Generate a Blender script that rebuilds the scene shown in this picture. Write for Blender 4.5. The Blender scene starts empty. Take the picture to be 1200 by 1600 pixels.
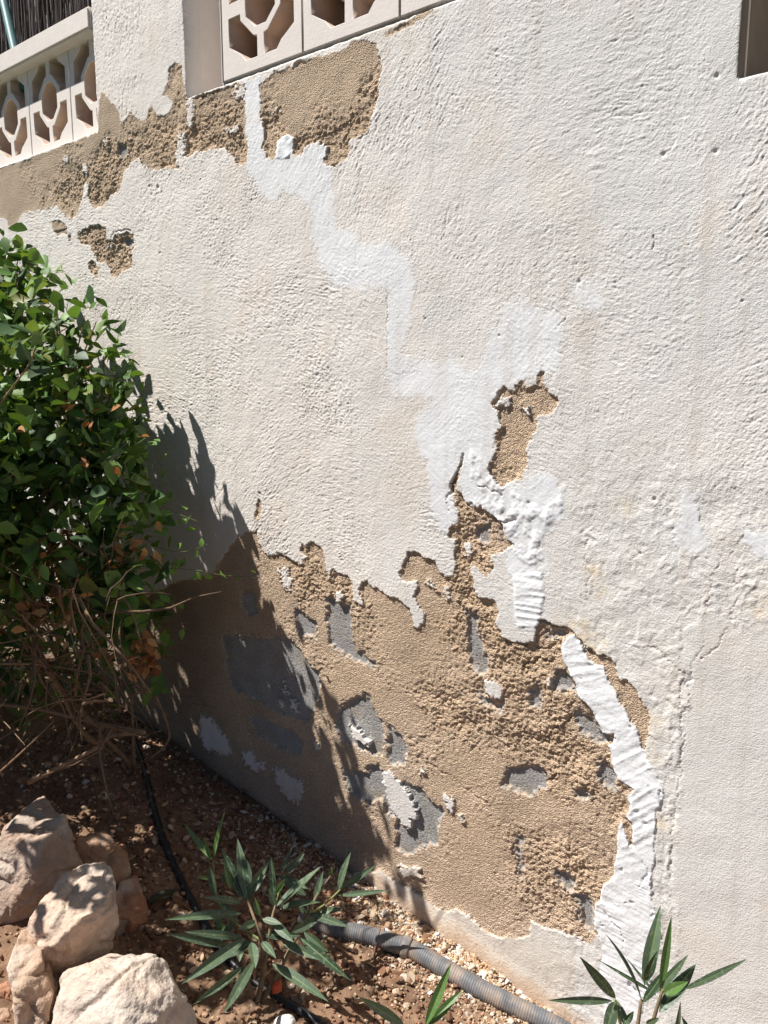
import bpy, bmesh, math, random
import numpy as np
from mathutils import Vector, Matrix, noise as mnoise
R = math.radians
random.seed(7); rng = np.random.default_rng(7)
SC = bpy.context.scene
COL = SC.collection

# ------------------------------------------------------------------ camera
YAW, PIT, F, D, H = R(38), R(9), 1200.0, 1.5, 1.45
cam = bpy.data.cameras.new("camera"); cam.sensor_fit = 'VERTICAL'; cam.sensor_height = 36; cam.lens = 27
cam.clip_start = .02; cam.clip_end = 400
camo = bpy.data.objects.new("camera", cam); COL.objects.link(camo)
camo.location = (0, -D, H); camo.rotation_euler = (math.pi/2-PIT, 0, YAW); SC.camera = camo
FW = np.array([-math.sin(YAW)*math.cos(PIT), math.cos(YAW)*math.cos(PIT), -math.sin(PIT)])
RT = np.array([math.cos(YAW), math.sin(YAW), 0.0]); UP = np.cross(RT, FW); CP = np.array([0, -D, H])
def ray(x, y): return FW*F+RT*(x-600)+UP*(800-y)
def at_y(x, y, Y=0.0):
    r = ray(x, y); return CP+r*((Y+D)/r[1])
def at_d(x, y, d): return CP+ray(x, y)/F*d

# ------------------------------------------------------------------ light
LD = Vector((.42, .34, -.84)).normalized()
w = bpy.data.worlds.new("World"); SC.world = w; w.use_nodes = True
nt = w.node_tree; sky = nt.nodes.new('ShaderNodeTexSky'); sky.sky_type = 'NISHITA'; sky.sun_disc = False
sky.sun_elevation = math.asin(-LD.z); sky.sun_rotation = math.atan2(-LD.x, -LD.y)
sky.air_density = .55; sky.dust_density = .6; sky.altitude = 1200; sky.ozone_density = 1.0
bg = nt.nodes['Background']; bg.inputs[1].default_value = .05; nt.links.new(sky.outputs[0], bg.inputs[0])
sl = bpy.data.lights.new("sun", 'SUN'); sl.energy = 5.0; sl.angle = R(.5); sl.color = (1, .965, .915)
so = bpy.data.objects.new("sun", sl); COL.objects.link(so); so.rotation_euler = LD.to_track_quat('-Z', 'Y').to_euler()
SC.view_settings.view_transform = 'Standard'; SC.view_settings.look = 'None'; SC.view_settings.exposure = 0.68
SC.view_settings.gamma = 1
SC.cycles.max_bounces = 6; SC.cycles.diffuse_bounces = 4

# ------------------------------------------------------------------ helpers
def tag(o, label=None, cat=None, group=None, kind=None):
    if label: o['label'] = label
    if cat: o['category'] = cat
    if group: o['group'] = group
    if kind: o['kind'] = kind
    return o
def empty(name, loc=(0, 0, 0)):
    o = bpy.data.objects.new(name, None); COL.objects.link(o); o.location = loc; o.empty_display_size = .05
    return o
def link(name, me, mat=None, parent=None, world=True):
    o = bpy.data.objects.new(name, me); COL.objects.link(o)
    if mat: me.materials.append(mat)
    if parent:
        o.parent = parent
        if world: o.matrix_parent_inverse = Matrix.Translation(-parent.location)
    return o
def np_mesh(name, V, Fq, colors=None, smooth=True, n=4):
    V = np.asarray(V, np.float32); Fq = np.asarray(Fq, np.int32); nf = len(Fq)
    me = bpy.data.meshes.new(name); me.vertices.add(len(V)); me.vertices.foreach_set('co', V.ravel())
    me.loops.add(nf*n); me.loops.foreach_set('vertex_index', Fq.ravel())
    me.polygons.add(nf); me.polygons.foreach_set('loop_start', np.arange(0, nf*n, n, dtype=np.int32))
    me.polygons.foreach_set('loop_total', np.full(nf, n, np.int32))
    me.polygons.foreach_set('use_smooth', np.full(nf, smooth, bool))
    if colors is not None:
        a = me.attributes.new('col', 'FLOAT_COLOR', 'POINT')
        c = np.ones((len(V), 4), np.float32); c[:, :3] = colors; a.data.foreach_set('color', c.ravel())
    me.update(); me.validate(); return me
class MB:
    """collects polygons (any size) with a colour per vertex"""
    def __init__(s): s.v = []; s.f = []; s.c = []
    def add(s, vs, fs, c=(1, 1, 1)):
        b = len(s.v); s.v += [tuple(v) for v in vs]; s.f += [tuple(i+b for i in f) for f in fs]; s.c += [tuple(c)]*len(vs)
    def tube(s, pts, rad, n=8, c=(1, 1, 1), cap=True):
        pts = [Vector(p) for p in pts]
        if not hasattr(rad, '__len__'): rad = [rad]*len(pts)
        ref = Vector((0, 0, 1)); vs = []
        t0 = (pts[1]-pts[0]).normalized(); u = t0.orthogonal().normalized()
        for i, p in enumerate(pts):
            t = (pts[min(i+1, len(pts)-1)]-pts[max(i-1, 0)]).normalized()
            u = (u-t*u.dot(t)).normalized(); v = t.cross(u)
            vs += [p+(u*math.cos(a)+v*math.sin(a))*rad[i] for a in [2*math.pi*k/n for k in range(n)]]
        fs = [(i*n+k, i*n+(k+1) % n, (i+1)*n+(k+1) % n, (i+1)*n+k) for i in range(len(pts)-1) for k in range(n)]
        if cap: fs += [tuple(range(n-1, -1, -1)), tuple((len(pts)-1)*n+k for k in range(n))]
        s.add(vs, fs, c)
    def box(s, a, b, c=(1, 1, 1)):
        x0, y0, z0 = a; x1, y1, z1 = b
        s.add([(x0, y0, z0), (x1, y0, z0), (x1, y1, z0), (x0, y1, z0), (x0, y0, z1), (x1, y0, z1), (x1, y1, z1), (x0, y1, z1)],
              [(0, 3, 2, 1), (4, 5, 6, 7), (0, 1, 5, 4), (1, 2, 6, 5), (2, 3, 7, 6), (3, 0, 4, 7)], c)
    def build(s, name, mat, parent=None, smooth=True):
        me = bpy.data.meshes.new(name); me.from_pydata(s.v, [], s.f)
        a = me.attributes.new('col', 'FLOAT_COLOR', 'POINT'); c = np.ones((len(s.v), 4), np.float32)
        c[:, :3] = np.array(s.c); a.data.foreach_set('color', c.ravel())
        me.polygons.foreach_set('use_smooth', [smooth]*len(me.polygons)); me.update()
        return link(name, me, mat, parent)
def shade(r, a, b, c):
    k = r.uniform(a, b); return tuple(v*k for v in c)
def spline(pts, k=8):
    P = [Vector(p) for p in pts]; out = []
    for i in range(len(P)-1):
        a, b, c, d = P[max(i-1, 0)], P[i], P[i+1], P[min(i+2, len(P)-1)]
        for j in range(k):
            t = j/k; out.append(.5*((2*b)+(c-a)*t+(2*a-5*b+4*c-d)*t*t+(3*b-a-3*c+d)*t**3))
    return out+[P[-1]]

def mat(name, base=None, var=.12, vscale=60, rough=.9, bump=.3, bscale=300, bdist=.001, spec=.25, trans=0, var2=None, detail=4):
    """vertex colour (or a fixed colour) times two noises, with a fine bump"""
    m = bpy.data.materials.new(name); m.use_nodes = True; t = m.node_tree; N = t.nodes; L = t.links
    p = N['Principled BSDF']; p.inputs['Roughness'].default_value = rough; p.inputs['Specular IOR Level'].default_value = spec
    tc = N.new('ShaderNodeTexCoord')
    if base is None:
        a = N.new('ShaderNodeAttribute'); a.attribute_name = 'col'; src = a.outputs['Color']
    else:
        a = N.new('ShaderNodeRGB'); a.outputs[0].default_value = (*base, 1); src = a.outputs[0]
    n1 = N.new('ShaderNodeTexNoise'); n1.inputs['Scale'].default_value = vscale; n1.inputs['Detail'].default_value = detail
    n1.inputs['Roughness'].default_value = .65; L.new(tc.outputs['Object'], n1.inputs['Vector'])
    mr = N.new('ShaderNodeMapRange'); mr.inputs[1].default_value = .25; mr.inputs[2].default_value = .75
    mr.inputs[3].default_value = 1-var; mr.inputs[4].default_value = 1+var; L.new(n1.outputs[0], mr.inputs[0])
    mx = N.new('ShaderNodeVectorMath'); mx.operation = 'SCALE'; L.new(src, mx.inputs[0]); L.new(mr.outputs[0], mx.inputs['Scale'])
    out = mx.outputs[0]
    if var2:
        col2, sc2, lo, hi = var2
        n3 = N.new('ShaderNodeTexNoise'); n3.inputs['Scale'].default_value = sc2; n3.inputs['Detail'].default_value = 5
        L.new(tc.outputs['Object'], n3.inputs['Vector'])
        m3 = N.new('ShaderNodeMapRange'); m3.inputs[1].default_value = lo; m3.inputs[2].default_value = hi; L.new(n3.outputs[0], m3.inputs[0])
        mm = N.new('ShaderNodeMix'); mm.data_type = 'RGBA'; L.new(m3.outputs[0], mm.inputs[0]); L.new(out, mm.inputs[6]); mm.inputs[7].default_value = (*col2, 1)
        out = mm.outputs[2]
    L.new(out, p.inputs['Base Color'])
    if bump:
        n2 = N.new('ShaderNodeTexNoise'); n2.inputs['Scale'].default_value = bscale; n2.inputs['Detail'].default_value = 3
        L.new(tc.outputs['Object'], n2.inputs['Vector'])
        b = N.new('ShaderNodeBump'); b.inputs['Strength'].default_value = bump; b.inputs['Distance'].default_value = bdist
        L.new(n2.outputs[0], b.inputs['Height']); L.new(b.outputs[0], p.inputs['Normal'])
    if trans:
        tr = N.new('ShaderNodeBsdfTranslucent'); ms = N.new('ShaderNodeMixShader'); ms.inputs[0].default_value = trans
        br = N.new('ShaderNodeVectorMath'); br.operation = 'MULTIPLY'; br.inputs[1].default_value = (1.7, 1.5, .6); L.new(out, br.inputs[0])
        L.new(br.outputs[0], tr.inputs[0]); L.new(p.outputs[0], ms.inputs[1]); L.new(tr.outputs[0], ms.inputs[2])
        L.new(ms.outputs[0], N['Material Output'].inputs[0])
    return m
M_PLASTER = mat('lime_plaster', var=.04, vscale=60, rough=.93, bump=.8, bscale=330, bdist=.0016)
M_FILL = mat('white_filler', var=.03, vscale=60, rough=.8, bump=.5, bscale=260, bdist=.0010)
M_MORTAR = mat('sand_mortar', var=.34, vscale=330, rough=1, bump=.8, bscale=380, bdist=.0022)
def add_voro(m, sc, dist, st=.9):
    t = m.node_tree; v = t.nodes.new('ShaderNodeTexVoronoi'); v.inputs['Scale'].default_value = sc
    tc = next(n for n in t.nodes if n.type == 'TEX_COORD'); t.links.new(tc.outputs['Object'], v.inputs['Vector'])
    b0 = next(n for n in t.nodes if n.type == 'BUMP'); b = t.nodes.new('ShaderNodeBump'); b.invert = True; b.inputs['Strength'].default_value = st; b.inputs['Distance'].default_value = dist
    t.links.new(v.outputs['Distance'], b.inputs['Height']); t.links.new(b.outputs[0], b0.inputs['Normal'])
add_voro(M_MORTAR, 330, .0035)
M_BLOCK = mat('grey_concrete', var=.34, vscale=420, rough=1, bump=1, bscale=360, bdist=.0030)
M_PAINT = mat('painted_concrete', base=(.78, .71, .655), var=.05, vscale=25, rough=.85, bump=.5, bscale=160, bdist=.0012)
M_SOIL = mat('red_soil', var=.25, vscale=90, rough=1, bump=.8, bscale=220, bdist=.003)
M_STONE = mat('limestone', var=.2, vscale=30, rough=.95, bump=1, bscale=110, bdist=.005, detail=8)
M_LEAF = mat('bush_leaf', var=.12, vscale=30, rough=.52, bump=.2, bscale=90, bdist=.001, spec=.35, trans=.22)
M_OLE = mat('oleander_leaf', var=.1, vscale=60, rough=.5, bump=.15, bscale=120, bdist=.001, spec=.4, trans=.15, var2=(.42, .45, .37), )  if False else \
        mat('oleander_leaf', var=.12, vscale=60, rough=.5, bump=.15, bscale=120, bdist=.001, spec=.45, trans=.12, var2=((.20, .24, .18), 130, .56, .72))
M_DRY = mat('dry_leaf', var=.2, vscale=40, rough=.85, bump=.3, bscale=120, trans=.2)
M_STEM = mat('bark', var=.25, vscale=90, rough=.9, bump=.6, bscale=160, bdist=.002)
M_CHIP = mat('chips', var=.1, vscale=80, rough=.95, bump=.4, bscale=200)
M_PIPE = mat('grey_plastic', base=(.135, .137, .143), var=.35, vscale=30, rough=.55, bump=.15, bscale=200, spec=.4, var2=((.33, .255, .20), 22, .46, .68))
M_HOSE = mat('black_plastic', base=(.014, .016, .02), var=.3, vscale=30, rough=.42, bump=.15, bscale=200, spec=.5, var2=((.16, .13, .11), 45, .6, .72))
M_RECESS_SHADE = mat('recess_shade_brown', base=(.27, .22, .165), var=.15, vscale=18, rough=.95, bump=.4, bscale=120)  # shade inside the right-hand opening, painted in as dark brown
M_HOLE_SHADE = mat('hole_shade_concrete', base=(.60, .455, .36), var=.10, vscale=30, rough=.95, bump=.4, bscale=160)  # shade and warm bounce inside the pierced holes, put into the colour
M_POST = mat('green_paint', base=(.10, .21, .21), var=.1, vscale=20, rough=.5, bump=.1)
M_REED = mat('heather_twigs', var=.2, vscale=60, rough=.95, bump=.3)

# ------------------------------------------------------------------ noise on arrays
def perlin(x, y, seed=0):
    xi = np.floor(x).astype(np.int64); yi = np.floor(y).astype(np.int64)
    fx = (x-xi).astype(np.float32); fy = (y-yi).astype(np.float32)
    tb = np.random.default_rng(seed); perm = tb.permutation(1024).astype(np.int32)
    ang = (tb.random(1024)*2*np.pi); gx = np.cos(ang).astype(np.float32); gy = np.sin(ang).astype(np.float32)
    def g(ix, iy, dx, dy):
        h = perm[(perm[ix & 1023]+iy) & 1023]; return gx[h]*dx+gy[h]*dy
    u = fx*fx*fx*(fx*(fx*6-15)+10); v = fy*fy*fy*(fy*(fy*6-15)+10)
    a = g(xi, yi, fx, fy); b = g(xi+1, yi, fx-1, fy); c = g(xi, yi+1, fx, fy-1); d = g(xi+1, yi+1, fx-1, fy-1)
    return ((a+(b-a)*u)+((c+(d-c)*u)-(a+(b-a)*u))*v)*1.5
def fbm(x, y, seed=0, o=4, g=.5):
    r = 0; a = 1
    for k in range(o): r = r+a*perlin(x*2**k, y*2**k, seed+k); a *= g
    return r
def beads(x, y, seed, dens=.85):
    xi = np.floor(x).astype(np.int64); yi = np.floor(y).astype(np.int64); tb = np.random.default_rng(seed); perm = tb.permutation(1024); jx, jy, sz = tb.random(1024).astype(np.float32), tb.random(1024).astype(np.float32), tb.random(1024).astype(np.float32)
    out = np.zeros(x.shape, np.float32)
    for i in (-1, 0, 1):
        for j in (-1, 0, 1):
            hh = perm[(perm[(xi+i) & 1023]+yi+j) & 1023]; r = .35+.5*sz[hh]; dd = ((x-(xi+i)-jx[hh])**2+(y-(yi+j)-jy[hh])**2)/(r*r)
            out = np.maximum(out, np.where(sz[hh] < dens, np.sqrt(np.clip(1-dd, 0, 1))*r, 0))
    return out
def sstep(a, b, x):
    t = np.clip((x-a)/(b-a), 0, 1); return t*t*(3-2*t)

# ------------------------------------------------------------------ the ground line along the wall
GX = [-9, -4, -3, -.3, 3, 8]
GZ = [.52, .50, .425, -.0417, -.3, -.5]
def base_z(s): return np.interp(s, GX, GZ)
def ground_z(x, y):
    """terrain height (array or float), without the fine clods"""
    return base_z(x)+.012*fbm(np.asarray(x)*3.1+5, np.asarray(y)*3.1, 400, 3)-.012*np.exp(-(np.asarray(y)/.05)**2)

# ------------------------------------------------------------------ the wall: traced patches (photo pixels -> wall plane)
TOP_L = [(-40, 275), (0, 263), (40, 250), (55, 243), (75, 236), (100, 226), (152, 208), (155, 160), (158, 146), (163, 147), (172, 158), (184, 172), (190, 193),
  (195, 190), (202, 176), (215, 186), (228, 186), (232, 172), (238, 164), (247, 182), (258, 180), (268, 168), (270, 156), (253, 148), (262, 128), (266, 105), (275, 97),
  (284, 103), (286, 130), (290, 150), (300, 154), (330, 144), (347, 138), (368, 132), (384, 131), (386, 255), (378, 258), (370, 255), (362, 240), (350, 231), (335, 233), (310, 237), (296, 244), (283, 243), (280, 262), (268, 264),
  (255, 264), (245, 266), (232, 262), (222, 256), (216, 243), (203, 255), (192, 272), (188, 292), (183, 302), (172, 306), (160, 324), (148, 326), (141, 320), (137, 300), (139, 285), (130, 290), (128, 310), (122, 330),
  (113, 345), (104, 338), (95, 330), (88, 320), (75, 326), (60, 328), (45, 330), (35, 334), (28, 345), (18, 362), (12, 350), (8, 342), (0, 340), (-40, 335)]
TOP_R = [(404, 132), (428, 112), (460, 103), (487, 92), (513, 85), (540, 76), (551, 63), (568, 62), (585, 65), (593, 87), (595, 115), (593, 140), (585, 167), (577, 193), (576, 205),
  (545, 220), (544, 247), (532, 252), (519, 261), (505, 255), (511, 231), (497, 220), (487, 223), (472, 238), (460, 247), (451, 251), (457, 236), (460, 220), (447, 212), (436, 220), (432, 247),
  (425, 252), (415, 242), (409, 233), (405, 180)]
SLIVER = [(600, 52), (625, 38), (650, 24), (676, 10), (677, 18), (655, 32), (630, 46), (606, 58)]
SPOT = [(122, 364), (133, 357), (141, 352), (156, 353), (166, 358), (167, 374), (177, 376), (179, 367), (190, 366), (199, 362), (208, 366), (209, 386), (203, 396), (208, 407), (205, 418),
  (192, 424), (184, 432), (175, 433), (172, 420), (163, 408), (156, 412), (150, 404), (145, 395), (140, 385), (128, 382), (122, 372)]
SPOT2 = [(139, 408), (146, 406), (154, 420), (152, 433), (143, 428), (138, 418)]
SPOT3 = [(80, 345), (92, 344), (104, 352), (104, 366), (96, 364), (92, 368), (83, 362)]
SPOT4 = [(107, 365), (112, 368), (111, 376), (106, 373)]
HOLE1 = [(399, 786), (404, 779), (410, 788), (408, 800), (402, 813), (396, 806)]
HOLE2 = [(404, 768), (408, 766), (409, 773), (405, 774)]
MAIN = [(-80, 985), (60, 965), (120, 950), (180, 945), (232, 931), (262, 915), (277, 909), (305, 905), (330, 897), (348, 870), (360, 852), (372, 838), (385, 831), (400, 832), (405, 848), (415, 868), (433, 866), (450, 870),
  (465, 880), (473, 881), (476, 870), (468, 858), (472, 850), (476, 855), (485, 846), (492, 848), (505, 862), (508, 880), (513, 903), (517, 895), (520, 888), (530, 896), (545, 900), (550, 910), (552, 937), (560, 946), (567, 945), (561, 922), (566, 910),
  (575, 908), (590, 922), (605, 931), (622, 938), (637, 948), (645, 966), (647, 978), (654, 984), (661, 975), (663, 960), (655, 948), (648, 931), (652, 915), (650, 907), (640, 910), (628, 908), (625, 896), (630, 880), (637, 863), (648, 862), (662, 870),
  (675, 873), (684, 890), (688, 897), (700, 900), (707, 902), (713, 885), (709, 845), (700, 840), (701, 823), (714, 816), (717, 800), (711, 790), (708, 778), (705, 773), (703, 754), (712, 742), (718, 722), (722, 716), (720, 735),
  (712, 755), (713, 772), (722, 775), (733, 788), (752, 792), (760, 802), (772, 808), (785, 823), (790, 838), (800, 850), (790, 860), (776, 860), (768, 871), (771, 888), (759, 903), (748, 890), (735, 883), (733, 888), (737, 901), (740, 927),
  (748, 937), (761, 933), (774, 940), (780, 955), (779, 965), (772, 978), (787, 996), (811, 1007), (835, 1002), (838, 978), (842, 969), (855, 972), (874, 978), (898, 990), (915, 1012), (935, 1022), (955, 1030), (962, 1040), (965, 1058), (980, 1066),
  (995, 1080), (1005, 1098), (1014, 1108), (1013, 1140), (1010, 1160), (1001, 1175), (1006, 1200), (1010, 1260), (1000, 1310), (975, 1400), (945, 1440), (926, 1470), (915, 1472), (900, 1465), (878, 1455), (857, 1451), (843, 1446), (829, 1442), (826, 1462), (808, 1466), (783, 1465),
  (765, 1461), (748, 1448), (730, 1431), (715, 1424), (702, 1422), (695, 1425), (685, 1420), (653, 1397), (634, 1385), (617, 1378), (600, 1362), (580, 1362), (560, 1380), (400, 1380), (200, 1380), (-80, 1300)]
MAIN2 = [(852, 580), (849, 600), (858, 612), (872, 620), (873, 630), (855, 650), (842, 651), (840, 668), (830, 682), (822, 703), (822, 725), (815, 748), (795, 753), (785, 763), (776, 755), (768, 748), (761, 744),
  (763, 720), (775, 710), (776, 695), (772, 675), (781, 667), (778, 645), (768, 632), (770, 622), (785, 605), (796, 607), (808, 600), (815, 592), (822, 604), (838, 602), (842, 583)]
KEEP = [  # remnants of plaster left on the bare patch
 [(430, 888), (441, 884), (450, 893), (456, 910), (452, 926), (441, 916), (436, 900)],
 [(597, 1210), (608, 1206), (621, 1216), (626, 1228), (633, 1234), (641, 1249), (649, 1262), (649, 1273), (643, 1281), (642, 1294), (634, 1293), (621, 1281), (612, 1266), (606, 1255), (607, 1241), (600, 1229)],
 [(755, 1068), (764, 1063), (773, 1069), (785, 1078), (781, 1090), (769, 1092), (757, 1080)],
 [(692, 1246), (703, 1244), (708, 1262), (706, 1273), (700, 1268), (696, 1256)],
 [(653, 1202), (660, 1198), (662, 1210), (656, 1212)], [(719, 1278), (725, 1279), (723, 1284), (719, 1283)],
 [(722, 848), (731, 850), (737, 862), (735, 871), (728, 866)], [(696, 915), (700, 917), (702, 936), (697, 938)], [(665, 908), (672, 908), (680, 920), (672, 916)],
 [(524, 928), (533, 922), (536, 936), (528, 942)], [(620, 1352), (640, 1355), (656, 1360), (655, 1370), (640, 1371), (625, 1366)],
 [(311, 1119), (330, 1122), (345, 1140), (358, 1160), (362, 1178), (345, 1180), (322, 1172), (312, 1150)], [(378, 1176), (392, 1172), (398, 1188), (412, 1190), (413, 1205), (395, 1203), (382, 1194)],
 [(425, 1203), (440, 1200), (455, 1215), (470, 1218), (474, 1240), (465, 1256), (450, 1250), (438, 1238), (430, 1220)], [(490, 1160), (500, 1163), (501, 1172), (493, 1171)],
 [(440, 1066), (446, 1070), (448, 1088), (443, 1090)], [(450, 1092), (464, 1096), (464, 1112), (455, 1110)], [(433, 1094), (440, 1098), (439, 1106), (434, 1104)],
 [(128, 258), (134, 252), (137, 262), (134, 274), (129, 270)], [(161, 218), (167, 216), (168, 228), (163, 232)], [(98, 245), (105, 240), (106, 252), (100, 255)],
 [(291, 152), (300, 148), (303, 170), (302, 186), (296, 200), (290, 198), (293, 180)], [(280, 205), (288, 210), (290, 230), (284, 262), (272, 262), (275, 230)],
 [(354, 197), (370, 196), (371, 207), (356, 208)], [(363, 140), (382, 133), (383, 152), (365, 156)], [(855, 1058), (863, 1060), (862, 1072), (855, 1069)],
 [(430, 168), (437, 168), (434, 178), (429, 177)], [(778, 628), (795, 620), (798, 632), (786, 640), (778, 636)], [(815, 632), (826, 640), (832, 652), (822, 650)],
 [(785, 605), (800, 596), (806, 606), (796, 612)], [(545, 1132), (556, 1138), (566, 1150), (577, 1160), (575, 1168), (560, 1160), (548, 1148)],
 [(165, 374), (172, 382), (176, 380), (174, 392), (168, 388)]]
BLOCKS = [
 [(505, 934), (515, 932), (528, 940), (546, 945), (545, 965), (548, 989), (555, 1016), (572, 1026), (590, 1037), (586, 1046), (568, 1041), (549, 1034), (525, 1022), (511, 1007), (506, 980)],
 [(456, 945), (470, 955), (485, 968), (494, 976), (495, 996), (478, 999), (462, 990)],
 [(519, 1132), (522, 1112), (530, 1102), (543, 1095), (556, 1086), (567, 1084), (575, 1090), (580, 1100), (590, 1123), (598, 1131), (598, 1187), (582, 1182), (554, 1171), (539, 1164), (524, 1150)],
 [(602, 1134), (612, 1140), (621, 1146), (634, 1165), (635, 1180), (630, 1203), (613, 1198), (602, 1188)],
 [(532, 1203), (556, 1208), (571, 1203), (574, 1195), (587, 1197), (602, 1206), (628, 1219), (656, 1232), (665, 1240), (673, 1255), (693, 1264), (691, 1277), (684, 1292), (682, 1320), (660, 1327),
  (648, 1336), (634, 1340), (615, 1329), (615, 1281), (600, 1277), (595, 1251), (580, 1260), (558, 1250), (543, 1240), (535, 1221)],
 [(724, 954), (742, 954), (747, 985), (753, 1012), (762, 1042), (753, 1056), (740, 1047), (730, 1036), (727, 995)],
 [(739, 1077), (752, 1082), (757, 1092), (770, 1099), (788, 1100), (783, 1114), (768, 1111), (750, 1105)],
 [(740, 825), (752, 818), (764, 822), (765, 838), (758, 850), (745, 848), (738, 838)],
 [(778, 822), (788, 828), (792, 845), (784, 845)],
 [(792, 1200), (820, 1196), (847, 1199), (855, 1215), (853, 1230), (829, 1246), (808, 1241), (788, 1238), (780, 1225)],
 [(893, 1106), (905, 1108), (922, 1119), (940, 1135), (956, 1152), (955, 1166), (940, 1164), (918, 1156), (903, 1145), (895, 1125)],
 [(870, 1047), (880, 1044), (900, 1070), (903, 1085), (885, 1082), (866, 1080), (862, 1060)],
 [(832, 1068), (845, 1066), (843, 1085), (842, 1108), (826, 1108), (823, 1090)],
 [(928, 1193), (945, 1186), (958, 1200), (965, 1225), (958, 1238), (940, 1228), (930, 1212)],
 [(895, 1232), (912, 1232), (920, 1248), (905, 1255), (893, 1248)],
 [(864, 1362), (880, 1362), (894, 1378), (897, 1395), (880, 1396), (868, 1382)],
 [(897, 1395), (915, 1400), (930, 1415), (926, 1445), (920, 1462), (908, 1450), (898, 1425)],
 [(803, 1308), (815, 1306), (818, 1316), (812, 1330), (815, 1350), (818, 1375), (810, 1376), (806, 1345), (802, 1325)],
 [(850, 985), (870, 982), (890, 992), (884, 1002), (868, 1004), (855, 998)],
 [(342, 990), (370, 990), (405, 995), (430, 992), (455, 1000), (470, 1018), (480, 1037), (497, 1052), (499, 1075), (495, 1097), (480, 1130), (455, 1124), (430, 1115), (410, 1102), (380, 1088), (357, 1075), (350, 1050)],
 [(387, 1120), (408, 1122), (430, 1130), (446, 1138), (460, 1147), (470, 1157), (472, 1167), (465, 1182), (448, 1178), (430, 1170), (410, 1158), (392, 1145)],
 [(372, 922), (392, 922), (400, 940), (398, 960), (385, 965), (373, 950)],
 [(182, 226), (195, 222), (196, 240), (188, 250), (180, 242)], [(190, 372), (198, 368), (206, 376), (203, 390), (192, 388)]]
FILL_A = [(383, 130), (394, 124), (403, 124), (406, 150), (408, 180), (412, 205), (411, 235), (420, 252), (430, 247), (434, 222), (446, 212), (459, 219), (457, 240), (463, 246), (480, 230), (498, 222), (508, 232), (506, 255), (514, 262), (520, 300), (525, 355), (555, 375), (600, 385),
  (640, 398), (642, 440), (600, 446), (560, 447), (520, 445), (505, 415), (490, 378), (485, 325), (465, 300), (440, 302), (430, 320), (405, 295), (388, 265)]
FILL_B = [(602, 400), (641, 400), (641, 440), (640, 500), (630, 560), (665, 566), (700, 564), (745, 590), (742, 640), (700, 640), (655, 620), (612, 612), (604, 585), (607, 500)]
FILL_C = [(745, 570), (760, 555), (775, 505), (800, 470), (840, 482), (865, 490), (887, 515), (880, 540), (868, 558), (835, 588), (812, 598), (790, 605), (768, 625), (780, 665), (770, 680), (773, 708), (760, 730), (763, 745), (785, 764), (805, 765), (822, 748), (845, 738), (870, 742),
  (884, 765), (880, 795), (850, 832), (846, 870), (849, 897), (849, 930), (844, 960), (838, 980), (822, 982), (809, 980), (805, 940), (803, 900), (792, 868), (803, 852), (786, 822), (772, 808), (752, 792), (733, 788), (722, 772), (713, 770), (722, 716), (712, 740), (702, 755), (708, 778),
  (717, 795), (713, 814), (700, 824), (685, 825), (672, 795), (662, 722), (648, 682), (660, 640), (700, 600)]
FILL_D = [(891, 992), (880, 1004), (876, 1014), (881, 1034), (890, 1050), (900, 1066), (903, 1088), (922, 1107), (932, 1125), (939, 1144), (950, 1147), (959, 1144), (958, 1162), (950, 1167), (957, 1180), (959, 1198), (965, 1220), (978, 1224), (990, 1232), (981, 1242), (986, 1260),
  (979, 1276), (987, 1288), (990, 1322), (984, 1318), (970, 1284), (967, 1292), (964, 1320), (962, 1342), (957, 1370), (940, 1390), (937, 1408), (931, 1412), (928, 1430), (929, 1455), (937, 1462), (942, 1480), (936, 1520), (950, 1610), (960, 1700), (1000, 1700), (995, 1610), (1006, 1570), (1020, 1520), (1032, 1450), (1018, 1402), (1017, 1370),
  (1024, 1350), (1022, 1312), (1026, 1267), (1037, 1248), (1036, 1232), (1030, 1218), (1020, 1200), (1010, 1178), (1002, 1168), (1001, 1155), (995, 1140), (986, 1128), (972, 1101), (962, 1080), (950, 1062), (941, 1044), (926, 1034), (913, 1020), (907, 1003), (898, 992)]
FILL_E = [(1071, 768), (1088, 771), (1091, 800), (1092, 837), (1108, 858), (1103, 868), (1075, 868), (1057, 864), (1054, 835), (1069, 809)]
FILL_G = [(898, 440), (915, 445), (937, 475), (925, 487), (908, 470)]
FILL_H = [(1168, 835), (1190, 826), (1260, 826), (1260, 872), (1190, 870), (1170, 850)]
FILL_I = [(433, 247), (434, 222), (440, 213), (450, 210), (460, 215), (459, 228), (452, 244), (440, 250)]
COARSE = [[(405, 195), (450, 200), (520, 185), (560, 155), (590, 125), (594, 180), (560, 222), (545, 235), (500, 235), (440, 250), (405, 240)],
 [(110, 260), (200, 212), (290, 165), (385, 150), (387, 262), (225, 266), (160, 328), (90, 345), (70, 280)], [(115, 345), (215, 345), (215, 440), (115, 440)],
 [(690, 760), (790, 800), (800, 860), (760, 935), (800, 990), (880, 1020), (900, 1130), (790, 1125), (700, 1000)], [(660, 1040), (880, 1120), (960, 1200), (980, 1300), (860, 1220), (640, 1110)],
 [(790, 1290), (900, 1330), (945, 1400), (925, 1475), (850, 1440), (800, 1390)], [(445, 860), (540, 890), (560, 940), (470, 950)]]
BUMPY_STUCCO = []

EDGE_PL, EDGE_PR = at_y(148, 120)[0], at_y(291.5, 120)[0]     # left pillar
EDGE_Q0, EDGE_Q1 = -.93, at_y(1155, 110)[0]                   # right pillar
ZL, ZN = 2.272, at_y(1155, 120)[2]                            # ledge height, sill of the opening at the right

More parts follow.
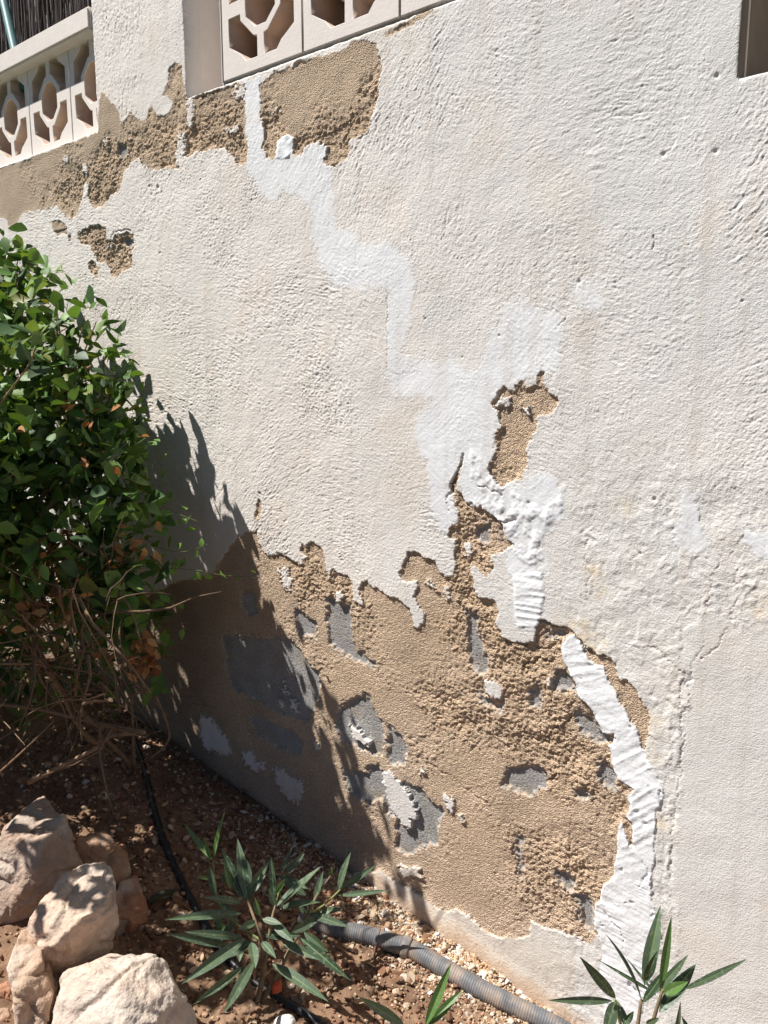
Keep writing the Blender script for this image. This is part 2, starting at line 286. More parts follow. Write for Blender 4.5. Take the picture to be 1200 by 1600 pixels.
def spaced(a, b, h):
    n = max(1, int(round((b-a)/h))); return np.linspace(a, b, n+1)[:-1]
brk = [-6.5, -4.2, -3.4, EDGE_PL, EDGE_PR, EDGE_Q0, EDGE_Q1, .1, 1.0, 3.0]
def hs(m): return .03 if m < -4.2 or m > 1 else (.012 if m < -3.4 or m > .1 else None)
xs = []
for a, b in zip(brk[:-1], brk[1:]):
    h = hs((a+b)/2)
    if h: xs.append(spaced(a, b, h)); continue
    x = a; seg = []
    while x < b-1e-4:
        seg.append(x); x += min(.0036, max(.0019, .0017+.0007*abs(x)))
    if b-seg[-1] < .0008: seg.pop()
    xs.append(np.array(seg))
xs = np.concatenate(xs+[np.array([3.0])])
zs = np.concatenate([spaced(-.6, -.1, .01), spaced(-.1, ZN, .0021), spaced(ZN, ZL, .0021), spaced(ZL, 2.86, .0024), spaced(2.86, 3.2, .02), np.array([3.2])])
NX, NZ = len(xs), len(zs)
S, Z = np.meshgrid(xs.astype(np.float32), zs.astype(np.float32))
WX = .0045*perlin(S*35, Z*35, 1)+.0028*perlin(S*95, Z*95, 2)+.0016*perlin(S*240, Z*240, 3)
WZ = .0045*perlin(S*35, Z*35, 4)+.0028*perlin(S*95, Z*95, 5)+.0016*perlin(S*240, Z*240, 6)
def to_wall(poly): return np.array([at_y(x, y)[[0, 2]] for x, y in poly])
def sdf(poly, warp=1.0, margin=.05, wall=False):
    """signed distance to a closed outline, negative inside; 1 far away"""
    P = np.array(poly) if wall else to_wall(poly)
    out = np.ones_like(S)
    i0, i1 = np.searchsorted(xs, [P[:, 0].min()-margin, P[:, 0].max()+margin]); j0, j1 = np.searchsorted(zs, [P[:, 1].min()-margin, P[:, 1].max()+margin])
    if i1 <= i0 or j1 <= j0: return out
    X = S[j0:j1, i0:i1]+warp*WX[j0:j1, i0:i1]; Y = Z[j0:j1, i0:i1]+warp*WZ[j0:j1, i0:i1]
    d = np.full(X.shape, 1e9, np.float32); ins = np.zeros(X.shape, bool); n = len(P)
    for k in range(n):
        ax, ay = P[k]; bx, by = P[(k+1) % n]; ex, ey = bx-ax, by-ay
        t = np.clip(((X-ax)*ex+(Y-ay)*ey)/(ex*ex+ey*ey+1e-12), 0, 1)
        d = np.minimum(d, (X-ax-t*ex)**2+(Y-ay-t*ey)**2)
        if abs(ey) > 1e-9: ins ^= ((Y < ay) != (Y < by)) & (X < ex*(Y-ay)/ey+ax)
    d = np.sqrt(d); out[j0:j1, i0:i1] = np.where(ins, -d, d); return out
def line_d(pts, warp=.6, margin=.03):
    P = to_wall(pts); out = np.ones_like(S)
    i0, i1 = np.searchsorted(xs, [P[:, 0].min()-margin, P[:, 0].max()+margin]); j0, j1 = np.searchsorted(zs, [P[:, 1].min()-margin, P[:, 1].max()+margin])
    X = S[j0:j1, i0:i1]+warp*WX[j0:j1, i0:i1]; Y = Z[j0:j1, i0:i1]+warp*WZ[j0:j1, i0:i1]; d = np.full(X.shape, 1e9, np.float32)
    for k in range(len(P)-1):
        ax, ay = P[k]; bx, by = P[k+1]; ex, ey = bx-ax, by-ay
        t = np.clip(((X-ax)*ex+(Y-ay)*ey)/(ex*ex+ey*ey+1e-12), 0, 1); d = np.minimum(d, (X-ax-t*ex)**2+(Y-ay-t*ey)**2)
    out[j0:j1, i0:i1] = np.sqrt(d); return out
def union(ps, **k):
    r = np.ones_like(S)
    for p in ps: r = np.minimum(r, sdf(p, **k))
    return r
bare = union([TOP_L, TOP_R, SLIVER, SPOT, SPOT2, SPOT3, SPOT4, HOLE1, HOLE2, MAIN, MAIN2], warp=1.0)
keep = union(KEEP, warp=1.6)+(.005+.006*(S < -1.35))*fbm(S*80, Z*80, 345, 4, .75)+.003*(S < -1.35)
bare = bare+.0035*fbm(S*60, Z*60, 350, 4, .65); bare = np.maximum(bare, -keep)
# speckled thin remnants and small lost spots
spk = perlin(S*170, Z*170, 11)+.5*perlin(S*60, Z*60, 12)
basez = base_z(S)
fillD = np.minimum(sdf(FILL_D, warp=.8), sdf(FILL_I, warp=.5)); fillS = union([FILL_A, FILL_B, FILL_C, FILL_E, FILL_G, FILL_H], warp=1.6)
bare = np.maximum(bare, -fillD); bare = np.maximum(bare, -(fillS+.0005))
bd = [sdf(b, warp=1.2) for b in BLOCKS]
blk = np.ones_like(S); blkid = np.zeros(S.shape, np.int32)
for i, b in enumerate(bd):
    m = b < blk; blkid[m] = i; blk = np.minimum(blk, b)
coarse = (1-sstep(-.05, .045, union(COARSE, warp=2, margin=.08)+.045*fbm(S*12, Z*12, 21, 3)))*(.75+.25*sstep(-.4, .4, perlin(S*20, Z*20, 22)))
mort = 1-sstep(-.0008, .0012, bare)
lowstrip = (S > -1.45) & (S < -.45)

# --- relief
und = .0018*fbm(S*3, Z*3, 30, 3)+.0005*perlin(S*14, Z*14, 33)
def puff(v): return .45-np.abs(v)*1.6
# trowelled stucco: arcs swept round scattered centres, blended patch by patch
WXn = perlin(S*30, Z*30, 42)+.5*perlin(S*70, Z*70, 43); wsum = np.zeros_like(S)+1e-4; arc = np.zeros_like(S); rs = np.random.default_rng(5)
cent = [(-1.15+rs.uniform(-.2, .2), 2.2, .5)]
cents = [(-.62, 1.45, -.72, 1.88), (-.03, .98, -.30, 1.36), (-2.9, 1.5, -2.7, 1.85), (-1.9, 1.2, -1.7, 1.6), (-1.5, 1.3, -1.45, 1.62), (-.50, 1.72, -1.0, 2.06), (-.9, 1.75, -1.3, 1.98), (-.5, 1.9, -.6, 1.62), (-1.8, 2.2, -1.95, 1.95),
         (-2.6, 2.4, -2.3, 2.5), (-1.0, .7, -.78, 1.2), (-1.3, .8, -1.5, 1.12), (-.3, 1.5, -.45, 1.3), (-2.2, .8, -2.1, 1.3), (-.7, 2.6, -.85, 2.1), (-.7, 2.1, -.42, 1.72), (-1.6, 1.9, -1.7, 1.85), (-.9, .2, -.62, .9), (-2.5, 1.5, -2.4, 1.9)]
for k, (cx, cz, mx, mz) in enumerate(cents):
    wgt = np.exp(-(((S-mx)**2+(Z-mz)**2)/.19**2)+1.3*perlin(S*9+k*7.1, Z*9, 41))
    dx = S-cx; dz = Z-cz; r = np.sqrt(dx*dx+dz*dz)+.0045*WXn; th = np.arctan2(dz, dx); fr = 150+25*(k % 3)
    arc += wgt*((-.75)*puff(perlin(r*fr, th*(15+4*(k % 2)), 50+k))-.75*sstep(.28, .62, perlin(r*fr*1.15, th*7, 110+k))+.5*perlin(r*fr*1.25, th*34, 80+k)); wsum += wgt
arc /= np.maximum(wsum, .25)
iso = -.8*puff(perlin(S*150, Z*150, 90))+.7*perlin(S*235, Z*235, 91)
net = 1-np.abs(perlin(S*75+.4*perlin(S*40, Z*40, 94), Z*75, 92))*2.2
smooth_r = sstep(at_y(1072, 1000)[0]-.01, at_y(1085, 1000)[0]+.01, S+.02*perlin(S*0, Z*5, 95))*(1-sstep(.98, 1.02, Z+.03*perlin(S*12, Z*12, 93)))
smooth_v = (1-sstep(.012, .03, np.abs(S-at_y(1105, 560)[0]+.01*perlin(Z*6, Z*0, 97))))*sstep(.95, 1.02, Z)*.7
patch = sstep(-.35, .5, perlin(S*4.5, Z*4.5, 96)+.5*perlin(S*13, Z*13, 98))
amp = (.50+.50*patch)*(1-.72*smooth_r)*(1-.8*smooth_v)
lowcalm = 1-.45*sstep(1.25, .95, Z)*sstep(-1.0, -.85, S); amp = amp*lowcalm*(1-.30*sstep(-1.2, -.8, S))
stucco = amp*(.00185*arc+.00070*iso+.0002*net)
fz = sstep(at_y(860, 900)[0], at_y(920, 900)[0], S)*sstep(1.42, 1.2, Z+.05*perlin(S*8, Z*8, 99))*(1-.8*smooth_r)
fl_ = fbm(S*24+.5*perlin(S*60, Z*60, 300), Z*15, 301, 3); terr_ = np.floor(fl_*3.2)/3.2; terr2 = np.floor(fbm(S*13+9, Z*11, 305, 4)*2.5)/2.5
h = und+stucco*(1-.45*fz)+.00026*iso+fz*(.0013*terr_+.0004*fl_)+.0006*terr2*(1-smooth_r)
# filler skims: smoother, nearly flush, faint straight trowel lines
fillS = fillS+.009*fbm(S*38, Z*38, 351, 4, .6)+.016*perlin(S*15, Z*15, 352)-.002; fs = 1-sstep(-.004, .004, fillS); rib = lambda a, fr, sd, wv=.004: perlin((Z*math.cos(a)-S*math.sin(a)+wv*perlin(S*9, Z*9, sd+1))*fr, (S*math.cos(a)+Z*math.sin(a))*6, sd)
fs = fs*(1-.35*sstep(1.35, 1.5, Z)); h = h*(1-.72*fs)+fs*(.0004+und*.7+np.where(perlin(S*6, Z*6, 310)+.3*perlin(S*30, Z*30, 311) > -.05, .00028*rib(-.65, 170, 120), .00028*rib(.75, 160, 124))+.0004*np.floor(fbm(S*18, Z*18, 312, 3)*2.5)/2.5+.0003*iso*sstep(-.2, .5, perlin(S*9, Z*9, 313))+.0004*np.clip(fbm(S*22, Z*22, 126, 3), 0, 1))
F2 = 1-sstep(-.004, .004, sdf([(802, 899), (848, 895), (850, 930), (845, 962), (838, 978), (809, 980), (805, 940)], warp=.3))
h += F2*(.0018+.0016*puff(rib(.03, 75, 130, .002)))
ridge = sdf([(735, 700), (775, 735), (800, 768), (850, 790), (880, 770), (880, 800), (848, 835), (850, 900), (800, 865), (760, 800), (735, 790)], warp=.5)
h += (1-sstep(-.01, .003, ridge))*(.0015+.0035*np.clip(fbm(S*30+3, Z*30, 133, 3)-.05, -.3, 1))*(1-F2)
fd = 1-sstep(-.0015, .0005, fillD)
zt = at_y(950, 1130)[2]; zt2 = at_y(980, 1370)[2]
ribD = np.where(Z > zt, rib(.42, 70, 136), np.where(Z > zt2, rib(.75, 50, 139), rib(-.10, 78, 142)))
lump = fbm(S*26, Z*26, 145, 4)
hD = .0022+und+.0015*puff(ribD)*(.35+1.0*sstep(-.2, .4, perlin(S*11, Z*11, 150)))+.0008*lump+.0013*np.floor(fbm(S*17, Z*23, 320, 4)*3)/3+.0003*iso+.0022*sstep(.012, .0, np.abs(fillD+.004))*perlin(S*40, Z*40, 146)-.004*sstep(.72, .95, lump)
hD = und+(hD-und)*.8; h = h*(1-fd)+hD*fd
# bare sand mortar
g1 = 1-np.abs(perlin(S*150, Z*150, 160))*2; g2 = 1-np.abs(perlin(S*300, Z*300, 161))*2; cl = np.abs(perlin(S*62, Z*62, 162))*2-.5
bead = beads(S*165+.3*WXn, Z*165, 501); bead2 = beads(S*95, Z*95, 502, .55)
grain = .0034*bead*(.38+.62*coarse)+.0011*perlin(S*240, Z*240, 163)-.0010+.0011*perlin(S*120, Z*120, 164)+.0015*bead2*coarse
deep = fbm(S*11, Z*11, 165, 5, .6)
hM = -.0056+und+.0022*fbm(S*7, Z*7, 167, 3)+grain*(.55+.6*coarse)+coarse*(.0018*cl+.0044*np.clip(deep, -1, 1)+.0026*np.floor(fbm(S*21, Z*21, 330, 4)*3)/3)
rgh = sstep(-.3, .6, perlin(S*6+9, Z*6, 169))*(1-coarse); hM += rgh*(.0018*cl+.0024*deep)
topflat = (Z > 2.0)*(1-coarse); hM += topflat*(.004-grain*.45)
# broken edges in the mortar
for pts, dep in (([(815, 1148), (832, 1160), (855, 1158), (870, 1140), (888, 1125), (893, 1098)], .006), ([(820, 1228), (840, 1236), (858, 1222), (872, 1200), (884, 1190)], .006), ([(700, 1120), (740, 1130), (790, 1128), (830, 1150)], .003),
                 ([(670, 1090), (720, 1110), (760, 1128)], .003), ([(805, 1316), (800, 1330), (806, 1345), (812, 1370)], .006), ([(640, 1180), (700, 1215), (760, 1260)], .0025), ([(905, 1195), (920, 1225), (935, 1280)], .004),
                 ([(815, 1045), (835, 1030), (862, 1035)], .007), ([(790, 1000), (830, 1012), (880, 1008)], .006)):
    dl = line_d(pts, 2.5); hM -= dep*(1-sstep(.001, .0055, dl))*(.5+.8*np.abs(perlin(S*25, Z*25, 171)))
# mortar beds between the exposed blocks and exposed block faces
hB = -.0135+und*.5+.0005*g2+.0006*perlin(S*330, Z*330, 175)-.0022*sstep(.45, .8, perlin(S*210, Z*210, 176))-.0010*sstep(.4, .8, perlin(S*95, Z*95, 177))
blk = blk+.007*fbm(S*42, Z*42, 340, 4, .6); bw = 1-sstep(-.010, .002, blk); bwc = sstep(-.5, 1.0, -blk/.011+.75*perlin(S*150, Z*150, 365)+.6*perlin(S*55, Z*55, 366))
hMB = hM*(1-bw)+hB*bw
edge = sstep(.0, -.02, bare); hMB = hMB+(1-edge)*.0012
mh = 1-sstep(-.0008-.010*sstep(-.1, .5, perlin(S*16, Z*16, 360)), .0012, bare); h = h*(1-mh)+hMB*mh
# thick flaking edge round the bare patches
h += (1-mort)*(1-fd)*.0006*(1-sstep(.0, .014, bare))*sstep(-.2, .5, perlin(S*30, Z*30, 180))
# cracks and joints
CR = [([(724, 710), (720, 728), (711, 742), (705, 756), (706, 770), (702, 775)], .010, .0020), ([(700, 776), (699, 790), (701, 800)], .004, .0012), ([(713, 770), (719, 776), (727, 785), (738, 787)], .010, .003), ([(603, 438), (606, 500), (606, 540), (605, 582)], .0018, .0009), ([(605, 582), (632, 584), (668, 580)], .0014, .0008),
      ([(745, 758), (760, 762), (778, 769), (785, 775)], .004, .0012), ([(770, 812), (785, 818), (797, 812), (806, 812)], .006, .003), ([(842, 971), (856, 975), (874, 979), (898, 990), (912, 1010), (930, 1023), (946, 1026)], .006, .0014),
      ([(1125, 868), (1112, 905), (1104, 945), (1098, 985), (1096, 1015), (1078, 1045)], .0018, .0009), ([(1078, 1045), (1072, 1075), (1075, 1100), (1062, 1125), (1064, 1160), (1066, 1190), (1058, 1230), (1053, 1290), (1048, 1330), (1047, 1372)], .0022, .0011),
      ([(1068, 1050), (1060, 1110), (1068, 1150), (1060, 1200)], .002, .001), ([(1150, 890), (1153, 930), (1140, 970), (1125, 1010), (1098, 1030)], .0022, .001), ([(980, 1010), (1005, 1012), (1025, 1012), (1040, 1030), (1062, 1050)], .0018, .001),
      ([(1130, 470), (1120, 520), (1118, 565), (1090, 590), (1070, 620)], .0010, .0008), ([(918, 830), (915, 870), (920, 900), (915, 935)], .0018, .001), ([(1020, 370), (1024, 376), (1022, 392)], .004, .0018), ([(884, 495), (878, 505), (866, 512)], .002, .0012),
      ([(945, 1425), (955, 1440), (968, 1450), (975, 1470)], .005, .0015), ([(900, 1470), (925, 1455), (930, 1440)], .002, .001), ([(985, 1318), (990, 1290), (975, 1280)], .004, .002), ([(580, 190), (576, 208), (560, 216)], .004, .0016), ([(460, 103), (475, 96), (487, 93)], .008, .003),
      ([(300, 154), (320, 150), (345, 140), (368, 133)], .006, .002), ([(205, 360), (195, 358), (178, 362), (174, 372)], .006, .002), ([(142, 353), (155, 352), (165, 358)], .005, .0018), ([(1005, 1345), (1015, 1360), (1000, 1385)], .003, .0012), ([(920, 455), (905, 445), (890, 442)], .001, .001)]
crk = np.zeros_like(S)
for pts, dep, wd in CR:
    c = (1-sstep(wd*.35, wd*1.5, line_d(pts, 1.3)))*np.clip(.75+.6*perlin(S*55, Z*55, 390), .1, 1.2); crk = np.maximum(crk, c*dep); h -= dep*c
# raised trowel seam beside the long joint
h += .0026*(1-sstep(.002, .012, np.abs(line_d([(1062, 1060), (1052, 1160), (1046, 1260), (1040, 1372), (1048, 1440), (1040, 1600)], 2)-.012)))*perlin(S*22, Z*22, 190)
holes = [(1036, 241, .004), (988, 1262, .0), (826, 786, .004), (1118, 236, .004), (1022, 780, .003), (1000, 865, .003), (905, 440, .003), (664, 498, .002), (722, 558, .002), (250, 395, .0025), (246, 292, .006), (233, 290, .004), (252, 300, .003), (780, 524, .002), (317, 592, .003), (326, 598, .002), (235, 485, .002), (440, 800, .002), (996, 1268, .005), (1008, 1287, .005), (1160, 470, .002), (1120, 118, .004), (430, 870, .002)]
for x, y, r in holes:
    if r:
        p = at_y(x, y); q = np.exp(-(((S-p[0])/r)**2+((Z-p[2])/r)**2)); h -= .004*q
pit = sstep(.62, .8, perlin(S*90, Z*90, 200)+.25*perlin(S*5, Z*5, 201))*(1-mort)*(1-fd); pit = pit*.5; h -= .0010*pit*amp
# the footing: plaster thins out at the ground
h += .006*(1-sstep(.0, .06, Z-basez))*(S > -1.5)
# openings: which cells stay, and rounded arrises
above = (Z > ZL-1e-4); e = np.full(S.shape, 1.0, np.float32)
inP = (S >= EDGE_PL-1e-5) & (S <= EDGE_PR+1e-5); inQ = (S >= EDGE_Q0-1e-5) & (S <= EDGE_Q1+1e-5)
e = np.where(above & inP, np.minimum(S-EDGE_PL, EDGE_PR-S), e); e = np.where(above & inQ, S-EDGE_Q0, e)
e = np.where((Z > ZN-1e-4) & (S <= EDGE_Q1+1e-5) & (S > EDGE_Q0+.2), np.minimum(e, EDGE_Q1-S), e)
e = np.where((S > EDGE_Q1-1e-5), np.minimum(e, np.maximum(ZN-Z, 0)+np.where(S > EDGE_Q1, 0, 0)), e)
e = np.where((Z <= ZL+1e-5) & ~inP & (S < EDGE_Q0-1e-5), np.minimum(e, np.maximum(ZL-Z, 0)), e)
rr = .007+.003*perlin(S*40, Z*40, 210); t = np.clip(1-e/rr, 0, 1); h -= rr*(1-np.sqrt(np.clip(1-t*t, 0, 1)))
h = np.where(e < 1e-5, -.055, h)

# --- colours (surface reflectance, plus painted shade at the right reveal)
C = np.empty(S.shape+(3,), np.float32)
q = sstep(-1.6, -.7, S)[..., None]
C[:] = np.array([.745, .695, .645])*(1-q)+np.array([.69, .665, .63])*q
st = (.5+.5*fbm(S*2.2, Z*2.2, 230, 4))[..., None]; C *= .965+.06*st
pk = sstep(.15, .8, fbm(S*5, Z*5, 235, 3))[..., None]*.5; C = C*(1-pk)+C*np.array([1.02, .955, .90])*pk
gy = (sstep(.0, .7, fbm(S*2.7+4, Z*2.7, 238, 3))*sstep(-1.3, -.9, S))[..., None]*.5; C = C*(1-gy)+np.array([.66, .655, .625])*gy
def blob(x, y, r, col, k=.7):
    p = at_y(x, y); a = (np.exp(-((S-p[0])**2+(Z-p[2])**2)/r**2)*(.6+.8*np.clip(perlin(S*45, Z*45, 240), -.6, 1)))[..., None]*k; a = np.clip(a, 0, 1); C[:] = C*(1-a)+np.array(col)*a
for b in [(905, 985, .03), (932, 1012, .025), (1016, 1130, .03), (1034, 1285, .018), (935, 925, .02), (925, 890, .02), (1020, 1180, .02), (905, 1000, .03), (880, 975, .025), (975, 790, .02), (1190, 950, .02)]: blob(b[0], b[1], b[2], (.70, .56, .36), .6)
dst = (sstep(.3, .0, Z-basez)*(S > -1.6)*(S < -.62))[..., None]*.55; C = C*(1-dst)+np.array([.64, .54, .43])*dst
org = (1-sstep(.012, .05, Z-basez+.014*fbm(S*16, Z*16, 250, 3)))[..., None]*.6*(1-sstep(-.62, -.5, S))[..., None]; C = C*(1-org)+np.array([.52, .36, .24])*org
fsc = ((1-sstep(-.013, .009, fillS+.004*perlin(S*120, Z*50, 370)))*(.92-.20*sstep(1.32, 1.5, Z)*(.6+.5*perlin(S*22, Z*22, 371))))[..., None]; C = C*(1-fsc)+np.array([.765, .775, .79])*fsc
fdc = fd[..., None]; C = C*(1-fdc)+np.array([.80, .81, .82])*fdc
F2c = F2[..., None]; C = C*(1-F2c)+np.array([.79, .80, .81])*F2c
wsh = (sstep(.1, .9, perlin(S*38, Z*1.6, 380)+.4*perlin(S*11, Z*5, 381))*.10)[..., None]; C = C*(1-wsh*np.array([.6, .8, 1.0]))
spl = (sstep(.22, .0, Z-basez)*sstep(.25, .8, perlin(S*120, Z*120, 383)+.5*perlin(S*18, Z*18, 384)))[..., None]*.5; C = C*(1-spl)+np.array([.42, .28, .18])*spl
dk = (pit*.25+.45*np.clip(crk/.004, 0, 1)*(1-fd))[..., None]; C *= 1-dk*np.array([.5, .62, .7])
gr = perlin(S*190, Z*190, 260)+1.0*perlin(S*245, Z*245, 261)
MC = np.array([.56, .42, .297])*np.ones_like(C); MC = MC*(1+.22*gr[..., None]+.13*fbm(S*7, Z*7, 262, 4)[..., None]+.05*np.array([-.2, 0, .6])*perlin(S*5, Z*5, 263)[..., None])
MC = MC*(1-.06*bead[..., None])*(1+.05*(coarse[..., None])*np.array([.3, -.2, -.9]))
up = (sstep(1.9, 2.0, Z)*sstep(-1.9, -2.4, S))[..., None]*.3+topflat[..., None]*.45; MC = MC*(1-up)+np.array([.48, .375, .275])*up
lw = (sstep(.40, .15, Z-basez)*sstep(-1.4, -1.2, S))[..., None]*.5; MC = MC*(1-lw)+np.array([.57, .43, .315])*lw*(1+.08*gr[..., None])
sp = (sstep(.75, .95, perlin(S*160, Z*160, 265)+.3*perlin(S*12, Z*12, 266)))[..., None]*.6; MC = MC*(1-sp)+np.array([.66, .56, .44])*sp
BC = np.array([.33, .315, .30])*(1+.25*gr[..., None]+.15*perlin(S*20, Z*20, 270)[..., None])
db = (sstep(.1, .7, perlin(S*18, Z*18, 271)+.5*perlin(S*70, Z*70, 272)))[..., None]*.6; BC = BC*(1-db)+np.array([.33, .27, .20])*db
sm = [(560, 1148)]
p0 = at_y(561, 1146); a = (np.exp(-((S-p0[0])**2+(Z-p0[2])**2)/.035**2)*sstep(-.1, .4, spk))[..., None]*.9; BC = BC*(1-a)+np.array([.66, .65, .62])*a
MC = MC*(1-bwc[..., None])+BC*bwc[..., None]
lowleft_dk = sstep(-1.75, -2.0, S+.05*perlin(S*6, Z*6, 275))*sstep(1.0, .7, Z); MC *= (1-.35*lowleft_dk[..., None])  # mortar darker towards the lower left
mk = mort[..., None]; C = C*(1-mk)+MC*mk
rv = (e < 1e-5) & (S > EDGE_Q1-.003); rv |= (Z > ZN) & (S > EDGE_Q1-.0045) & (S < EDGE_Q1+.001); C[rv] = (.25, .20, .15)  # right reveal painted dark to stand for shade
np.clip(C, .01, .9, out=C)

# --- faces, split into parts
keepf = np.ones((NZ-1, NX-1), bool); cz = (zs[:-1]+zs[1:])/2; cx = (xs[:-1]+xs[1:])/2
SX, ZZ = np.meshgrid(cx, cz)
keepf &= ~((ZZ > ZL) & (SX < EDGE_PL)); keepf &= ~((ZZ > ZL) & (SX > EDGE_PR) & (SX < EDGE_Q0)); keepf &= ~((ZZ > ZN) & (SX > EDGE_Q1))
keepf &= ZZ > base_z(SX)-.12
def cav(a): return (a[:-1, :-1]+a[1:, :-1]+a[:-1, 1:]+a[1:, 1:])/4
lab = np.zeros(keepf.shape, np.int32)                       # 0 plaster, 1 mortar, 2 filler, 10+ blocks
lab[cav(mort) > .5] = 1
lab[((cav(fillS) < -.001) | (cav(fillD) < 0) | (cav(F2) > .5)) & (lab != 1)] = 2
bm_ = (lab == 1) & (cav(blk) < 0); lab[bm_] = 10+blkid[:-1, :-1][bm_]
VP = np.stack([S, -h, Z], -1).reshape(-1, 3); CC = C.reshape(-1, 3)
J, I = np.indices(lab.shape); v0 = (J*NX+I)
quads = np.stack([v0, v0+1, v0+NX+1, v0+NX], -1)

wall = empty('garden_wall', (-1.5, 0, .1))
tag(wall, 'long rendered block wall with peeled plaster, bare sand mortar, white filler patches and pierced blocks on top', 'wall')
def wall_part(code, name, m, label=None):
    sel = (lab == code) & keepf
    if sel.sum() < 12: return
    qd = quads[sel]; u, inv = np.unique(qd.ravel(), return_inverse=True)
    o = link(name, np_mesh(name, VP[u], inv.reshape(-1, 4), CC[u]), m, wall)
    if label: o['label'] = label
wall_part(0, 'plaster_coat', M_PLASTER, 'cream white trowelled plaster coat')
wall_part(1, 'bare_mortar', M_MORTAR, 'bare sandy brown mortar where the plaster fell off')
wall_part(2, 'filler_patch', M_FILL, 'bright white filler smeared over the cracks')
for i in range(len(BLOCKS)): wall_part(10+i, 'concrete_block', M_BLOCK)
del VP, CC, quads, C, MC, BC

# masonry behind the skin
m = MB(); m.box((-6.5, .035, -.7), (EDGE_Q1, .30, ZL-.008)); m.box((EDGE_Q1, .035, -.7), (3, .30, ZN-.008)); m.build('masonry_core', M_PAINT, wall, False)
def rough_box(name, a, b, mt=None):
    m = MB(); m.box(a, b); o = m.build(name, mt or M_PAINT, wall, False); bm = bmesh.new(); bm.from_mesh(o.data)
    bmesh.ops.bevel(bm, geom=bm.edges[:], offset=.005, segments=2, affect='EDGES'); bm.to_mesh(o.data); bm.free()
    return o
rough_box('pillar', (EDGE_PL+.002, .04, ZL-.006), (EDGE_PR-.002, .145, 3.3)); rough_box('pillar', (EDGE_Q0, .04, ZL-.006), (EDGE_Q1-.002, .34, 3.3)); rough_box('pillar', (EDGE_Q0+.25, .04, ZN-.006), (EDGE_Q1+.0005, .33, 3.28), M_RECESS_SHADE)  # last box carries painted shade on the right pillar's inner side
rough_box('recess_back', (EDGE_Q1, .34, ZN-.05), (1.6, .40, 3.2), M_RECESS_SHADE)

# pierced blocks
def oct_(a, b, c, d): return [(a, b), (c, d), (-c, d), (-a, b), (-a, -b), (-c, -d), (c, -d), (a, -b)]
def pierced_mesh(W, Hh, T):
    hw, hh = W/2, Hh/2
    def sc(P): return [(x*hw, y*hh) for x, y in P]
    loops = [sc([(.985, .99), (-.985, .99), (-.985, -.99), (.985, -.99)]), sc([(.36, .17), (.13, .36), (-.13, .36), (-.36, .17), (-.36, -.17), (-.13, -.36), (.13, -.36), (.36, -.17)])]
    q = [(.09, .50), (.18, .48), (.50, .20), (.51, .11), (.80, .11), (.80, .52), (.62, .62), (.50, .68), (.38, .80), (.09, .80)]
    for sx in (1, -1):
        for sy in (1, -1):
            P = [(x*sx, y*sy) for x, y in q]; loops.append(sc(P if sx*sy > 0 else P[::-1]))
    cu = bpy.data.curves.new('pc', 'CURVE'); cu.dimensions = '2D'; cu.fill_mode = 'BOTH'; cu.extrude = T/2; cu.bevel_depth = .0015; cu.bevel_resolution = 0; cu.offset = -.0015
    for L_ in loops:
        sp_ = cu.splines.new('POLY'); sp_.points.add(len(L_)-1); sp_.use_cyclic_u = True
        for pt, (x, y) in zip(sp_.points, L_): pt.co = (x, y, 0, 1)
    ob = bpy.data.objects.new('pc', cu); COL.objects.link(ob); dg = bpy.context.evaluated_depsgraph_get()
    me = bpy.data.meshes.new_from_object(ob.evaluated_get(dg)); bpy.data.objects.remove(ob); bpy.data.curves.remove(cu)
    me.transform(Matrix.Rotation(math.pi/2, 4, 'X')); me.name = 'pierced_block'; me.materials.clear(); me.materials.append(M_PAINT); me.materials.append(M_HOLE_SHADE)
    for p_ in me.polygons:
        if abs(p_.normal.y) < .3 and max(abs(p_.center.x)/hw, abs(p_.center.z)/hh) < .9: p_.material_index = 1  # inner hole faces take the painted shade tone
    return me
def place_blocks(x0, step, n, y, z0, me, T):
    for k in range(n):
        o = bpy.data.objects.new('pierced_block', me); COL.objects.link(o); o.parent = wall
        o.matrix_parent_inverse = Matrix.Translation(-wall.location); o.location = (x0+step*k, y+T/2, z0)
LY = .04; UL = .272; HL = .335
meL = pierced_mesh(UL, HL, .12)
pl = at_y(115, 220, LY); jr = pl[0]
place_blocks(jr-UL/2+UL, -UL, 9, LY, ZL+.004+HL/2, meL, .12)
meR = pierced_mesh(.30, .335, .12); jl = at_y(349, 128, .0)[0]
place_blocks(jl+.15, .300, 3, .0, ZL+.004+.1675, meR, .12)
rough_box('block_border', (jl-.006, -.004, ZL-.002), (jl+.006, .11, 3.1)); rough_box('block_border', (jl+.895, .0, ZL), (EDGE_Q0+.002, .11, 3.1))
for zz in (ZL+.340, ):
    place_blocks(jl+.15, .300, 3, .0, zz+.17, meR, .12)
# coping over the left run
zc = at_y(0, 117, LY-.045)[2]; ztop = at_y(0, 85, LY-.045)[2]
m = MB(); m.box((-6.5, LY-.05, zc), (EDGE_PL-.001, LY+.17, ztop)); o = m.build('coping', M_PAINT, wall, False)
bm = bmesh.new(); bm.from_mesh(o.data); bmesh.ops.bevel(bm, geom=bm.edges[:], offset=.006, segments=2, affect='EDGES'); bm.to_mesh(o.data); bm.free()
rough_box('lintel', (-6.5, LY+.004, ZL+HL), (EDGE_PL-.003, LY+.118, zc+.003)) if zc-ZL-HL > .002 else None
# jamb seen in the slot between pillar and blocks
rough_box('slot_post', (EDGE_PR-.01, .15, ZL-.005), (EDGE_PR+.16, .20, 2.46)); rough_box('slot_post', (EDGE_PR+.02, .15, 2.50), (EDGE_PR+.2, .19, 2.56))

